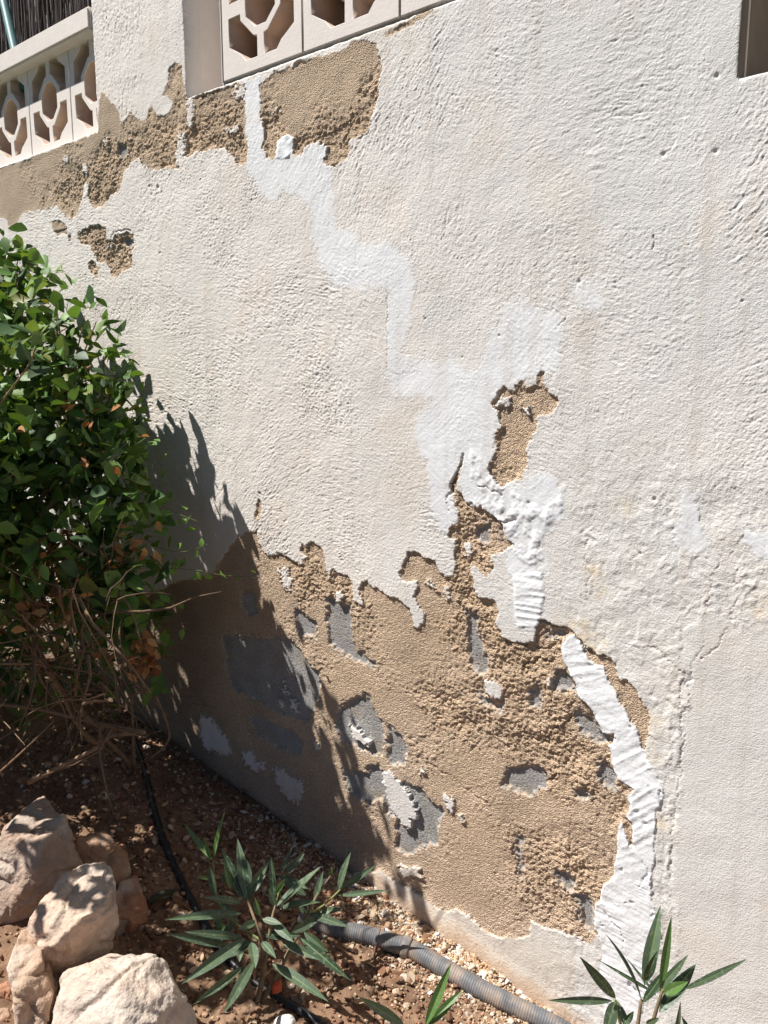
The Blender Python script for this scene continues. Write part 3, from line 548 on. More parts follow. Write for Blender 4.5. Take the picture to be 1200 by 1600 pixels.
# ------------------------------------------------------------------ things behind the wall
m = MB(); r2 = random.Random(3)
for k in range(2600):
    x = r2.uniform(-4.4, -.9); z0 = r2.uniform(2.1, 3.1); l = r2.uniform(.25, .7); y = .34+r2.uniform(-.012, .012)
    b = r2.choice([.05, .075, .11, .16, .24])*r2.uniform(.8, 1.2); lean = r2.gauss(0, .05); c = (b*1.08, b*.93, b*.9); rd = r2.uniform(.0012, .0026)
    m.tube([(x, y, z0), (x+lean*l*.5+r2.gauss(0, .004), y+r2.gauss(0, .003), z0+l*.5), (x+lean*l, y, z0+l)], [rd, rd, rd*.5], 4, c)
rs_ = empty('reed_screen', (-2.6, .35, 2.1)); tag(rs_, 'dark heather twig screen standing behind the pierced blocks', 'screen')
m.build('twigs', M_REED, rs_)
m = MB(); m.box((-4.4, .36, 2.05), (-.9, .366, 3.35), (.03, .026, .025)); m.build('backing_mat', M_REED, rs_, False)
m = MB(); a = at_y(-8, -60, .22); b = at_y(25, 85, .12); m.tube([a, (Vector(a)+Vector(b))/2, b, Vector(b)+(Vector(b)-Vector(a))*.35], .017, 20)
tag(m.build('fence_post', M_POST), 'green painted steel tube leaning above the coping, against the twig screen', 'fence post')

# ------------------------------------------------------------------ ground
gx = np.concatenate([np.linspace(-60, -4, 15), np.linspace(-3.9, -2.6, 40), np.arange(-2.59, 0.0, .0075), np.linspace(0, 3, 60), np.linspace(3.2, 60, 14)])
gy_ = np.concatenate([np.linspace(-60, -4, 15), np.linspace(-3.9, -1.7, 40), np.arange(-1.69, .03, .0065), np.array([.05])])
GXX, GYY = np.meshgrid(gx.astype(np.float32), gy_.astype(np.float32))
g0 = base_z(GXX)+.012*fbm(GXX*3.1+5, GYY*3.1, 400, 3)-.012*np.exp(-(GYY/.05)**2)
nr = np.exp(-((GXX+1.3)**2+(GYY+.6)**2)/4)
clod = np.clip(fbm(GXX*22, GYY*22, 410, 4, .6), -.2, 1.2); g1_ = g0+nr*(.008*clod+.004*(1-np.abs(perlin(GXX*55, GYY*55, 415))*2)+.002*perlin(GXX*110, GYY*110, 416))
def terr(x, y):
    i = np.clip(np.searchsorted(gx, x), 1, len(gx)-1); j = np.clip(np.searchsorted(gy_, y), 1, len(gy_)-1)
    return np.maximum(g1_[j, i], g1_[j-1, i-1])
gc = np.array([.20, .122, .076])*np.ones(GXX.shape+(3,)); vv = (fbm(GXX*6, GYY*6, 420, 4))[..., None]
gc = gc*(1+.22*vv); lt = sstep(-.0, .7, fbm(GXX*9+4, GYY*9, 425, 3))[..., None]*.45; gc = gc*(1-lt)+np.array([.31, .205, .135])*lt
nw = (sstep(-.22, -.02, GYY+.04*fbm(GXX*12, GYY*12, 428, 2))*sstep(-1.5, -1.0, GXX))[..., None]*.6; gc = gc*(1-nw)+np.array([.40, .285, .20])*nw
far = sstep(1.2, 2.6, np.hypot(GXX+1.2, GYY+.5))[..., None]; gc = gc*(1-far)+np.array([.055, .06, .04])*(1+.4*vv)*far  # unseen outer ground darkened to cut bounced light
nq = (len(gy_)-1, len(gx)-1); J, I = np.indices(nq); v0 = J*len(gx)+I
me = np_mesh('ground', np.stack([GXX, GYY, g1_], -1).reshape(-1, 3), np.stack([v0, v0+1, v0+len(gx)+1, v0+len(gx)], -1).reshape(-1, 4), gc.reshape(-1, 3))
tag(link('ground', me, M_SOIL), kind='structure')

# crumbs, gravel, plaster chips, leaf litter
def scatter(name, n, fpos, fsize, fcol, flat, mt, label, cat, seed, leafy=False):
    r = random.Random(seed); m = MB(); ico = [Vector(v) for v in [(0, 0, 1), (.9, 0, .4), (.28, .85, .4), (-.72, .53, .4), (-.72, -.53, .4), (.28, -.85, .4), (.72, .53, -.4), (-.28, .85, -.4), (-.9, 0, -.4), (-.28, -.85, -.4), (.72, -.53, -.4), (0, 0, -1)]]
    fi = [(0, 1, 2), (0, 2, 3), (0, 3, 4), (0, 4, 5), (0, 5, 1), (1, 6, 2), (2, 7, 3), (3, 8, 4), (4, 9, 5), (5, 10, 1), (2, 6, 7), (3, 7, 8), (4, 8, 9), (5, 9, 10), (1, 10, 6), (11, 7, 6), (11, 8, 7), (11, 9, 8), (11, 10, 9), (11, 6, 10)]
    for k in range(n):
        x, y = fpos(r)
        s = fsize(r); z = float(terr(x, y)); fl = flat(r)
        rot = Matrix.Rotation(r.uniform(0, 6.3), 3, 'Z') @ Matrix.Rotation(r.gauss(0, .35), 3, 'X') @ Matrix.Rotation(r.gauss(0, .35), 3, 'Y')
        if leafy:
            L_ = s; W_ = s*r.uniform(.3, .55); cur = r.uniform(-.5, .5)
            P = [(-L_/2, 0, 0), (-L_*.2, W_*.45, cur*W_*.5), (L_*.2, W_*.4, cur*W_*.5), (L_/2, 0, cur*L_*.3), (L_*.2, -W_*.4, cur*W_*.6), (-L_*.2, -W_*.45, cur*W_*.5), (0, 0, -cur*W_*.3)]
            m.add([rot @ Vector(p)+Vector((x, y, z+s*.18)) for p in P], [(0, 6, 1), (1, 6, 2), (2, 6, 3), (3, 6, 4), (4, 6, 5), (5, 6, 0)], fcol(r))
        else:
            vs = [rot @ Vector((v.x*s*r.uniform(.7, 1.25), v.y*s*r.uniform(.55, 1.1), v.z*s*fl))+Vector((x, y, z+s*fl*.3)) for v in ico]
            m.add(vs, fi, fcol(r))
    o = m.build(name, mt, None, leafy); tag(o, label, cat, kind='stuff'); return o
def near(r):
    x = r.uniform(-2.4, -.45); return x, -abs(r.gauss(0, .45))-.004 if r.random() < .5 else -r.uniform(.004, 1.0)
def bywall(r): 
    x = r.triangular(-1.7, -.5, -.9) if r.random() < .8 else r.uniform(-2.2, -.5); return x, -abs(r.gauss(0, .075))-.003
soilc = lambda r: shade(r, .6, 1.5, r.choice([(.22, .12, .07), (.30, .19, .12), (.38, .28, .19), (.25, .13, .08), (.16, .085, .055)]))
whitec = lambda r: shade(r, .8, 1.05, r.choice([(.74, .72, .68), (.70, .64, .56), (.66, .62, .58), (.62, .50, .38)]))
scatter('soil_crumbs', 9000, near, lambda r: min(.012, .0022*math.exp(abs(r.gauss(0, .75)))), soilc, lambda r: r.uniform(.5, .95), M_CHIP, 'loose crumbs and grit of reddish brown soil covering the bed', 'soil crumbs', 11)
scatter('sand_grit', 7000, lambda r: (r.triangular(-1.7, -.5, -.9), -abs(r.gauss(0, .09))-.002), lambda r: .0016*math.exp(abs(r.gauss(0, .5))), lambda r: shade(r, .8, 1.3, r.choice([(.46, .34, .23), (.5, .33, .19), (.55, .45, .35)])), lambda r: .8, M_CHIP, 'pale sandy grit fallen from the wall, heaped along its foot', 'grit', 12)
scatter('plaster_chips', 750, bywall, lambda r: min(.013, .0022*math.exp(abs(r.gauss(0, .8)))), whitec, lambda r: r.uniform(.12, .5), M_CHIP, 'white plaster chips fallen along the foot of the wall', 'plaster chips', 13)
scatter('gravel', 450, near, lambda r: min(.016, .003*math.exp(abs(r.gauss(0, .8)))), lambda r: shade(r, .75, 1.15, r.choice([(.5, .42, .34), (.42, .30, .21), (.6, .54, .47), (.33, .22, .15)])), lambda r: r.uniform(.35, .7), M_CHIP, 'small beige stones and pale grit scattered over the soil', 'gravel', 14)
scatter('leaf_litter', 420, lambda r: (r.triangular(-2.0, -.8, -1.45), -abs(r.gauss(.35, .25))-.02), lambda r: r.uniform(.012, .04), lambda r: shade(r, .7, 1.2, r.choice([(.45, .33, .22), (.36, .22, .13), (.52, .42, .31), (.22, .12, .07)])), lambda r: 1, M_DRY, 'dry curled beige and brown leaves lying on the soil', 'leaf litter', 15, True)

# ------------------------------------------------------------------ rocks: intersections of half spaces traced in the view, given real depth
def hullrock(name, label, cat, outline, dist, facets, back, tint, seed, amp=.010, sub=6, group=None, edge=.010):
    """outline: photo pixels, convex, anticlockwise or not; facets: (right, up, toward, offset factor)"""
    P = np.array([at_d(x, y, dist) for x, y in outline]); c = P.mean(0)
    loc = np.stack([(P-c)@RT, (P-c)@UP], -1); toward = -ray(*np.mean(outline, 0)); toward /= np.linalg.norm(toward)
    rt = RT-toward*(RT@toward); rt /= np.linalg.norm(rt); upv = np.cross(toward, rt)
    planes = []
    n = len(loc); area = sum(loc[i][0]*loc[(i+1) % n][1]-loc[(i+1) % n][0]*loc[i][1] for i in range(n))
    rd = random.Random(seed); size = np.abs(loc).max()
    for i in range(n):
        a, b = loc[i], loc[(i+1) % n]; e_ = b-a; nn = np.array([e_[1], -e_[0]])*(1 if area > 0 else -1); nn /= np.linalg.norm(nn)+1e-9
        nz = rd.uniform(-.25, .25); d = nn@a; v = rt*nn[0]+upv*nn[1]+toward*nz; l = np.linalg.norm(v); planes.append((v/l, d/l))
    for fx, fy, fz, k in facets:
        v = rt*fx+upv*fy+toward*fz; v /= np.linalg.norm(v); planes.append((v, k*size))
    for q_ in range(9):
        v = rt*rd.uniform(-1, 1)+upv*rd.uniform(-.8, 1)+toward*rd.uniform(.25, 1); v /= np.linalg.norm(v); sup = max(v@(rt*a_[0]+upv*a_[1]) for a_ in loc); planes.append((v, (sup*.45+.55*size)*rd.uniform(.72, .95)))
    planes.append((-toward, back*size))
    bm = bmesh.new(); bmesh.ops.create_icosphere(bm, subdivisions=sub, radius=1)
    Nn = np.array([p[0] for p in planes]); Dd = np.array([max(p[1], .01) for p in planes])
    dirs = np.array([v.co for v in bm.verts]); dots = dirs@Nn.T
    rr_ = np.where(dots > 1e-3, Dd/np.maximum(dots, 1e-3), 9.0); k = 5/edge; rmin = -np.log(np.exp(-k*(rr_-rr_.min(1, keepdims=True))).sum(1))/k+rr_.min(1)
    V = dirs*rmin[:, None]
    for i, v in enumerate(bm.verts):
        p = Vector(V[i]); q = p*7+Vector((seed, 0, 0)); nz = mnoise.fractal(q, 1.0, 2.1, 5)*amp*1.3-abs(mnoise.noise(p*17+Vector((0, 0, seed))))*amp*.7+mnoise.fractal(p*38+Vector((seed*3, 0, 0)), .9, 2.2, 5)*amp*.4
        cr = abs(mnoise.noise(p*11+Vector((0, seed, 0)))); nz -= amp*.7*max(0, .10-cr)/.10
        v.co = p+Vector(dirs[i])*nz
    me = bpy.data.meshes.new(name); bm.to_mesh(me); bm.free()
    a_ = me.attributes.new('col', 'FLOAT_COLOR', 'POINT'); cc = np.ones((len(V), 4), np.float32)
    t1 = np.array([mnoise.fractal(Vector(p)*9+Vector((seed, 5, 0)), 1, 2, 4) for p in V]); t2 = np.array([mnoise.fractal(Vector(p)*30+Vector((2, seed, 0)), 1, 2, 4) for p in V])
    base = np.array(tint)[None]*(1+.16*t2[:, None]); w1 = np.clip(t1*1.2+.25, 0, 1)[:, None]*.5; base = base*(1-w1)+np.array(tint)*np.array([1.05, .86, .74])*w1
    w2 = np.clip(-t1*1.5-.2, 0, 1)[:, None]*.6; base = base*(1-w2)+np.array([.54, .47, .40])*w2; cc[:, :3] = base; a_.data.foreach_set('color', cc.ravel())
    me.polygons.foreach_set('use_smooth', [True]*len(me.polygons))
    o = link(name, me, M_STONE); o.location = c; tag(o, label, cat, group)
    return o
G = 'rocks heaped beside the bed'
hullrock('rock', 'large angular tan rock rising to a blunt peak at the back of the heap', 'rock', [(-30, 1330), (5, 1290), (14, 1262), (44, 1246), (80, 1250), (104, 1300), (150, 1360), (120, 1410), (70, 1425), (44, 1450), (-40, 1450)], 1.90,
         [(-.2, .75, .55, .50), (.55, .1, .8, .52), (-.6, -.1, .8, .42), (.1, -.5, .8, .55)], .6, (.37, .28, .22), 3, .011, 6, G)
hullrock('rock', 'rounded brown rock in shade, just behind and right of the peaked rock', 'rock', [(112, 1310), (140, 1301), (172, 1308), (198, 1335), (208, 1370), (200, 1400), (165, 1410), (120, 1400), (100, 1350)], 1.97,
         [(0, .5, .8, .6), (.5, -.1, .8, .6)], .6, (.36, .225, .145), 8, .008, 5, G)
hullrock('rock', 'small grey brown stone wedged right of the flat topped rock', 'rock', [(178, 1425), (190, 1414), (206, 1420), (207, 1440), (198, 1460), (180, 1470)], 1.86, [(0, .4, .8, .6)], .6, (.36, .28, .21), 12, .004, 4, G)
hullrock('rock', 'reddish brown rock lying low in shade at the right end of the heap', 'rock', [(180, 1385), (215, 1375), (222, 1400), (240, 1425), (238, 1455), (205, 1475), (175, 1478), (165, 1430)], 1.90, [(0, .6, .7, .55), (.6, .1, .7, .6)], .6, (.36, .19, .12), 15, .008, 5, G)
hullrock('rock', 'sunlit pinkish rock with a flat sloping top, middle of the heap', 'rock', [(82, 1372), (98, 1364), (150, 1358), (168, 1366), (172, 1392), (187, 1425), (186, 1460), (175, 1490), (148, 1526), (100, 1538), (68, 1530), (40, 1480), (42, 1452), (66, 1410)], 1.70,
         [(-.18, .72, .66, .50), (.45, -.60, .55, .42), (.1, -.8, .5, .52), (.75, .0, .6, .80)], .55, (.50, .395, .315), 21, .010, 6, G, .009)
hullrock('rock', 'big pale rounded boulder at the bottom edge, front of the heap', 'rock', [(93, 1535), (110, 1524), (150, 1512), (200, 1505), (245, 1512), (275, 1540), (300, 1570), (330, 1640), (320, 1720), (90, 1720), (92, 1600)], 1.54,
         [(-.1, .8, .55, .56), (.75, .15, .6, .62), (-.5, .1, .8, .6), (.1, .3, .9, .62)], .55, (.52, .435, .365), 27, .011, 6, G, .012)
hullrock('rock', 'cream and brown pitted rock under the sunlit flat topped rock', 'rock', [(-5, 1475), (10, 1456), (35, 1455), (60, 1480), (80, 1530), (98, 1560), (96, 1700), (25, 1700), (20, 1560), (2, 1520)], 1.63,
         [(-.3, .6, .7, .5), (.4, .2, .8, .55), (0, -.3, .9, .6)], .5, (.44, .32, .235), 33, .013, 6, G)
hullrock('rock', 'small reddish stone at the left edge below the pitted rock', 'rock', [(-12, 1545), (5, 1535), (18, 1545), (22, 1560), (10, 1572), (-12, 1572)], 1.64, [(0, .6, .7, .55)], .6, (.40, .22, .14), 36, .003, 4, G)
hullrock('rock', 'small brown stone at the lower left edge, beneath the small reddish one', 'rock', [(-14, 1580), (8, 1576), (18, 1590), (16, 1612), (-14, 1612)], 1.58, [(0, .6, .7, .55)], .6, (.42, .30, .22), 39, .003, 4, G)
hullrock('pebble', 'smooth white pebble at the bottom edge near the black hose', 'pebble', [(426, 1600), (432, 1590), (447, 1586), (460, 1590), (466, 1602), (455, 1612), (430, 1612)], 1.63, [(0, .5, .8, .6)], .5, (.72, .70, .67), 44, .001, 4)
hullrock('pottery_shard', 'orange red shard standing at the foot of the middle oleander', 'shard', [(424, 1538), (428, 1532), (438, 1532), (442, 1540), (438, 1550), (426, 1552)], 1.70, [(0, .5, .8, .5)], .4, (.50, .10, .045), 51, .001, 3)
hullrock('pottery_shard', 'dark red shard half hidden behind the middle oleander near the grey pipe', 'shard', [(480, 1462), (486, 1456), (492, 1460), (492, 1472), (482, 1476)], 1.86, [(0, .5, .8, .5)], .4, (.40, .07, .04), 52, .001, 3)

# ------------------------------------------------------------------ pipe and hose
def on_ground(x, y, up_=0.0):
    for t in np.linspace(1.0, 4.0, 3000):
        p = CP+ray(x, y)/F*t
        if p[2] < base_z(p[0])+up_ or p[1] > -up_*.9: return Vector(p)
    return Vector(p)
pipe = empty('corrugated_pipe', on_ground(600, 1470, .0)); tag(pipe, 'grey corrugated conduit pipe half sunk in the soil along the foot of the wall', 'pipe')
pp = [on_ground(x, y, .014) for x, y in [(470, 1432), (505, 1447), (545, 1455), (590, 1466)]]
pts = spline(pp, 60); m = MB(); m.tube(pts, [.0215+(.0004*math.sin(i*1.6)) for i in range(len(pts))], 20); m.build('conduit', M_PIPE, pipe)
pp2 = [on_ground(x, y, .016) for x, y in [(586, 1465), (640, 1482), (690, 1510), (745, 1542), (800, 1570), (862, 1600), (930, 1640)]]
pts = spline(pp2, 60); m = MB(); m.tube(pts, [(.0235 if i < 10 else .0215)+.0004*math.sin(i*1.6)*(i > 10) for i in range(len(pts))], 22); m.build('conduit', M_PIPE, pipe)
m = MB(); m.tube([pts[48], pts[51], pts[58], pts[61]], [.0236, .0248, .0248, .0236], 22); m.build('pipe_collar', M_PIPE, pipe)
hp = [on_ground(x, y, .010) for x, y in [(205, 1140), (225, 1200), (240, 1260), (258, 1318), (285, 1380), (318, 1440), (350, 1490), (392, 1530), (430, 1556), (470, 1580), (510, 1606), (560, 1650)]]
m = MB(); pts = spline(hp, 14); m.tube(pts, .0092, 14); tag(m.build('drip_hose', M_HOSE), 'black drip irrigation hose running from the bush across the soil', 'hose')
# branch of the hose climbing out of the shade
m = MB()
c0 = on_ground(232, 1412, .006)
def leaf_shape(m, B, T, W, col, up, fold=.25, droop=.0, n=9, ov=.5, ribc=None):
    B = Vector(B); T = Vector(T); ax = T-B; L_ = ax.length; ax /= L_; side = ax.cross(up)
    if side.length < 1e-4: side = ax.orthogonal()
    side.normalize(); nn = side.cross(ax).normalized(); vs = []; cs = []
    for i in range(n+1):
        t = i/n; wv = W*.5*(math.sin(math.pi*t**ov))**.85 if 0 < t < 1 else 0.0004
        p = B+ax*(L_*t)+nn*(-droop*L_*(t*t)+droop*L_*t)*1.0
        for u in (-1, -.16, -.06, .06, .16, 1): vs.append(p+side*wv*u+nn*(fold*wv*abs(u)))
    fs = [(i*6+j, i*6+j+1, i*6+j+7, i*6+j+6) for i in range(n) for j in range(5)]
    b = len(m.v); m.v += [tuple(v) for v in vs]; m.f += [tuple(k+b for k in f) for f in fs]
    rc = ribc or col
    for i in range(n+1): m.c += [col, col, rc, rc, col, col]
a = on_ground(232, 1412, .012); b = on_ground(285, 1388, .02); leaf_shape(m, a, b, .035, (.05, .06, .035), Vector((0, .3, 1)), .4, .1)
tag(m.build('fallen_leaf', M_LEAF), 'dark olive fallen leaf lying on shaded soil between rocks and hose', 'leaf')

# ------------------------------------------------------------------ oleanders
def oleander(label, root_px, root_d, leaves, stems, extra=None):
    rp = Vector(at_d(*root_px, root_d)); e_ = empty('oleander', rp); tag(e_, label, 'shrub'); r = random.Random(len(leaves))
    m = MB()
    for L_ in stems:
        P = [Vector(at_d(x, y, d)) for x, y, d, _ in L_]; P2 = spline(P, 5); n = len(P2); r0, r1 = L_[0][3], L_[-1][3]
        g = (.20, .15, .09) if r0 > .004 else (.24, .26, .10)
        m.tube(P2, [r0+(r1-r0)*i/(n-1) for i in range(n)], 7, g)
    m.build('stem', M_STEM, e_)
    for (bx, by, tx, ty, wpx, d0, d1, kind) in leaves:
        m = MB(); B = at_d(bx, by, d0); T = at_d(tx, ty, d1); W = wpx*.90/F*(d0+d1)/2
        col = {0: (.080, .122, .070), 1: (.085, .17, .040), 2: (.034, .064, .032)}[kind]; col = shade(r, .85, 1.2, col)
        up_ = Vector((-FW[0]*.9+r.gauss(0, .3), -FW[1]*.9+r.gauss(0, .3), .75+r.gauss(0, .2)))
        leaf_shape(m, B, T, W, col, up_, r.uniform(.15, .55), r.uniform(-.10, .22), 10, .8, (.15, .21, .085)); m.build('leaf', M_OLE, e_)
    return e_
d = 1.72
L1 = [(333, 1345, 287, 1286, 10, 1.80, 1.86, 1), (334, 1342, 351, 1269, 10, 1.80, 1.80, 1), (330, 1343, 320, 1310, 8, 1.79, 1.78, 1), (387, 1408, 371, 1310, 19, 1.74, 1.80, 0), (380, 1405, 346, 1326, 17, 1.74, 1.78, 2), (336, 1399, 328, 1354, 14, 1.76, 1.76, 0), (361, 1389, 350, 1348, 10, 1.74, 1.74, 1),
 (333, 1373, 307, 1372, 9, 1.78, 1.74, 1), (380, 1402, 421, 1345, 15, 1.76, 1.84, 0), (382, 1408, 415, 1367, 12, 1.74, 1.78, 0), (377, 1427, 260, 1437, 16, 1.70, 1.62, 0), (377, 1411, 317, 1402, 13, 1.72, 1.66, 0), (380, 1465, 288, 1456, 14, 1.68, 1.62, 0), (360, 1478, 260, 1459, 15, 1.66, 1.60, 0),
 (383, 1467, 284, 1537, 20, 1.66, 1.56, 0), (380, 1510, 301, 1570, 14, 1.66, 1.56, 0), (398, 1500, 349, 1584, 18, 1.64, 1.54, 0), (428, 1402, 423, 1337, 12, 1.74, 1.76, 2), (431, 1418, 501, 1354, 18, 1.74, 1.82, 0), (440, 1364, 456, 1324, 9, 1.86, 1.88, 0), (447, 1367, 475, 1334, 14, 1.86, 1.90, 0),
 (437, 1370, 482, 1389, 13, 1.86, 1.84, 0), (491, 1408, 505, 1361, 11, 1.82, 1.83, 0), (529, 1392, 548, 1332, 13, 1.86, 1.88, 0), (532, 1389, 588, 1351, 11, 1.86, 1.90, 0), (529, 1399, 608, 1391, 9, 1.86, 1.84, 0), (516, 1370, 518, 1353, 7, 1.83, 1.83, 1), (437, 1421, 500, 1410, 14, 1.76, 1.78, 0),
 (456, 1456, 504, 1430, 17, 1.74, 1.78, 0), (425, 1440, 459, 1472, 15, 1.70, 1.66, 0), (482, 1427, 545, 1448, 14, 1.78, 1.76, 0), (469, 1465, 548, 1532, 16, 1.72, 1.66, 2), (475, 1456, 513, 1487, 15, 1.72, 1.70, 0), (425, 1506, 513, 1565, 18, 1.66, 1.60, 0), (447, 1515, 468, 1540, 14, 1.66, 1.64, 2),
 (409, 1472, 431, 1497, 14, 1.66, 1.62, 0), (393, 1472, 399, 1513, 18, 1.66, 1.60, 0), (377, 1474, 374, 1503, 15, 1.68, 1.64, 0), (431, 1418, 420, 1388, 12, 1.74, 1.74, 0), (333, 1437, 364, 1465, 12, 1.74, 1.72, 1), (478, 1399, 434, 1367, 14, 1.82, 1.84, 0), (392, 1380, 376, 1330, 14, 1.78, 1.82, 2),
 (400, 1440, 372, 1452, 13, 1.70, 1.66, 0), (410, 1460, 470, 1462, 15, 1.70, 1.70, 2), (405, 1432, 398, 1402, 10, 1.70, 1.70, 1), (480, 1430, 466, 1402, 13, 1.80, 1.82, 0), (500, 1425, 535, 1420, 12, 1.82, 1.82, 0), (350, 1440, 320, 1425, 11, 1.74, 1.72, 0), (395, 1470, 345, 1500, 14, 1.68, 1.64, 2),
 (440, 1470, 500, 1500, 14, 1.70, 1.66, 0), (345, 1380, 366, 1350, 11, 1.78, 1.80, 0), (425, 1400, 446, 1372, 11, 1.76, 1.80, 1), (410, 1436, 440, 1444, 12, 1.70, 1.68, 0), (344, 1412, 372, 1440, 13, 1.74, 1.72, 0), (365, 1440, 345, 1470, 12, 1.70, 1.68, 0)]
S1 = [[(402, 1568, 1.70, .0075), (412, 1510, 1.70, .0055), (408, 1470, 1.69, .004), (399, 1440, 1.70, .003), (387, 1408, 1.74, .0022)], [(408, 1470, 1.69, .0035), (365, 1440, 1.73, .003), (338, 1400, 1.76, .0025), (333, 1343, 1.80, .0018)],
      [(414, 1505, 1.69, .0045), (424, 1440, 1.71, .003), (430, 1415, 1.74, .002)], [(410, 1565, 1.70, .006), (450, 1490, 1.72, .004), (480, 1430, 1.78, .003), (495, 1400, 1.82, .0025), (517, 1368, 1.83, .002)], [(480, 1428, 1.78, .003), (505, 1415, 1.82, .0025), (532, 1390, 1.86, .002)], [(430, 1415, 1.74, .002), (437, 1390, 1.80, .002), (445, 1366, 1.86, .0015)],
      [(395, 1560, 1.70, .005), (380, 1500, 1.68, .003), (380, 1466, 1.67, .002)]]
oleander('full leafy oleander seedling in the middle of the bed, next to the rocks', (405, 1566), 1.70, L1, S1)
L2 = [(665, 1602, 705, 1505, 17, 1.50, 1.50, 1), (669, 1602, 722, 1547, 15, 1.50, 1.52, 1), (632, 1602, 561, 1558, 18, 1.50, 1.44, 0), (655, 1612, 640, 1640, 15, 1.5, 1.42, 0), (665, 1612, 720, 1640, 15, 1.5, 1.46, 0)]
oleander('oleander at the bottom edge showing only three leaf tips below the grey pipe', (660, 1700), 1.52, L2, [[(660, 1700, 1.52, .004), (658, 1650, 1.51, .003), (655, 1606, 1.50, .0022)]])
L3 = [(1007, 1540, 1032, 1415, 24, 1.40, 1.42, 0), (1008, 1532, 1027, 1486, 15, 1.39, 1.37, 2), (1003, 1566, 946, 1459, 14, 1.40, 1.38, 2), (1025, 1553, 935, 1500, 6, 1.45, 1.47, 2), (1025, 1555, 979, 1497, 5, 1.46, 1.49, 2), (1004, 1566, 1040, 1515, 15, 1.42, 1.46, 2),
 (1032, 1550, 1049, 1432, 15, 1.38, 1.38, 1), (1022, 1552, 1075, 1492, 14, 1.41, 1.45, 0), (1030, 1582, 1087, 1507, 24, 1.40, 1.44, 2), (1037, 1552, 1075, 1534, 18, 1.37, 1.34, 1), (1068, 1546, 1166, 1499, 12, 1.38, 1.42, 0), (1036, 1556, 1072, 1545, 9, 1.38, 1.38, 0),
 (962, 1560, 906, 1495, 18, 1.37, 1.34, 0), (957, 1564, 857, 1563, 13, 1.37, 1.32, 0), (960, 1565, 942, 1625, 24, 1.37, 1.31, 0), (962, 1562, 990, 1625, 14, 1.38, 1.34, 0), (1052, 1625, 1063, 1565, 9, 1.36, 1.36, 0), (1080, 1620, 1065, 1588, 9, 1.40, 1.42, 0), (975, 1600, 990, 1580, 12, 1.36, 1.36, 2), (1010, 1600, 1030, 1590, 10, 1.36, 1.34, 0)]
S3 = [[(985, 1720, 1.40, .005), (992, 1640, 1.40, .0042), (1002, 1562, 1.40, .003)], [(1000, 1720, 1.40, .005), (1015, 1620, 1.39, .0038), (1031, 1560, 1.38, .0032), (1037, 1545, 1.38, .002)], [(1000, 1700, 1.40, .004), (975, 1620, 1.38, .003), (960, 1562, 1.37, .0025)]]
oleander('oleander at the lower right, its long leaves standing against the white filler', (990, 1720), 1.41, L3, S3)

# ------------------------------------------------------------------ the bush
bush = empty('bush', tuple(on_ground(60, 1230))); tag(bush, 'dense green leafy bush with tangled bare branches, leaning against the wall at the left', 'bush')
XB = [(-40, 900, -.50, .26, .8), (50, 960, -.42, .14, .5), (-260, 880, -.75, .28, .8), (-160, 1060, -.6, .2, .6), (-470, 680, -.95, .26, .7), (0, 770, -.56, .18, .5), (70, 800, -.48, .12, .4), (-60, 700, -.62, .22, .8), (-110, 760, -.70, .30, .9), (-60, 880, -.55, .2, .6), (-250, 700, -.9, .28, .9), (-120, 950, -.5, .25, .6)]  # foliage masses, mostly out of view, added to shade ground and wall
XW = [(-3.2, -.55, 1.15, .42), (-3.7, -.9, 1.3, .45), (-2.9, -1.1, 1.5, .3)]  # unseen foliage added past the left edge to block sun
BL = XB+[(-70, 470, -.34, .30, 1.0), (20, 505, -.28, .225, 1.0), (-10, 420, -.24, .11, .8), (105, 560, -.25, .18, 1.0), (165, 590, -.20, .085, 1.0), (95, 680, -.32, .25, 1.0), (150, 740, -.30, .17, 1.1), (10, 690, -.46, .28, .9),
      (185, 650, -.22, .09, 1.0), (200, 800, -.28, .12, 1.0), (185, 930, -.36, .14, 1.1), (130, 870, -.44, .18, .6), (60, 860, -.48, .24, .4), (-120, 800, -.5, .4, .5), (-60, 620, -.6, .34, .6), (-150, 600, -.45, .4, .6), (225, 980, -.30, .10, .7), (120, 960, -.30, .2, .5), (30, 1020, -.35, .25, .4), (180, 1060, -.28, .14, .35), (60, 1120, -.2, .2, .5), (-60, 1100, -.4, .25, .7)]
gm = MB(); r = random.Random(21); BL = [(*at_y(a, b, c), d_, e_) for a, b, c, d_, e_ in BL]; BW = [(*q_, .75) for q_ in XW]+BL
def put_leaf(m, p, sz, col, r, ov=.72, flat=.9):
    dirv = Vector((r.gauss(.2, .7), r.gauss(-.1, .7), r.gauss(-.35, .5))).normalized(); upv = Vector((r.gauss(-.25, .45), r.gauss(-.35, .45), r.uniform(.3, 1.3))).normalized()
    B = p-dirv*sz*.5; T = p+dirv*sz*.5; W = sz*r.uniform(.5, .68); side = dirv.cross(upv).normalized(); nn = side.cross(dirv).normalized(); vs = []; f_ = r.uniform(.1, .45); dr = r.uniform(0, .18)
    prof = ((0, .02), (.14, .55), (.36, 1.0), (.6, .86), (.82, .45), (1, .02))
    for t, wv in prof:
        q = B+dirv*sz*t-nn*dr*sz*(t*t)
        for u in (-1, 0, 1): vs.append(q+side*W*.5*wv*u+nn*f_*W*.5*wv*abs(u))
    m.add(vs, [(i*3+j, i*3+j+1, i*3+j+4, i*3+j+3) for i in range(5) for j in range(2)], col)
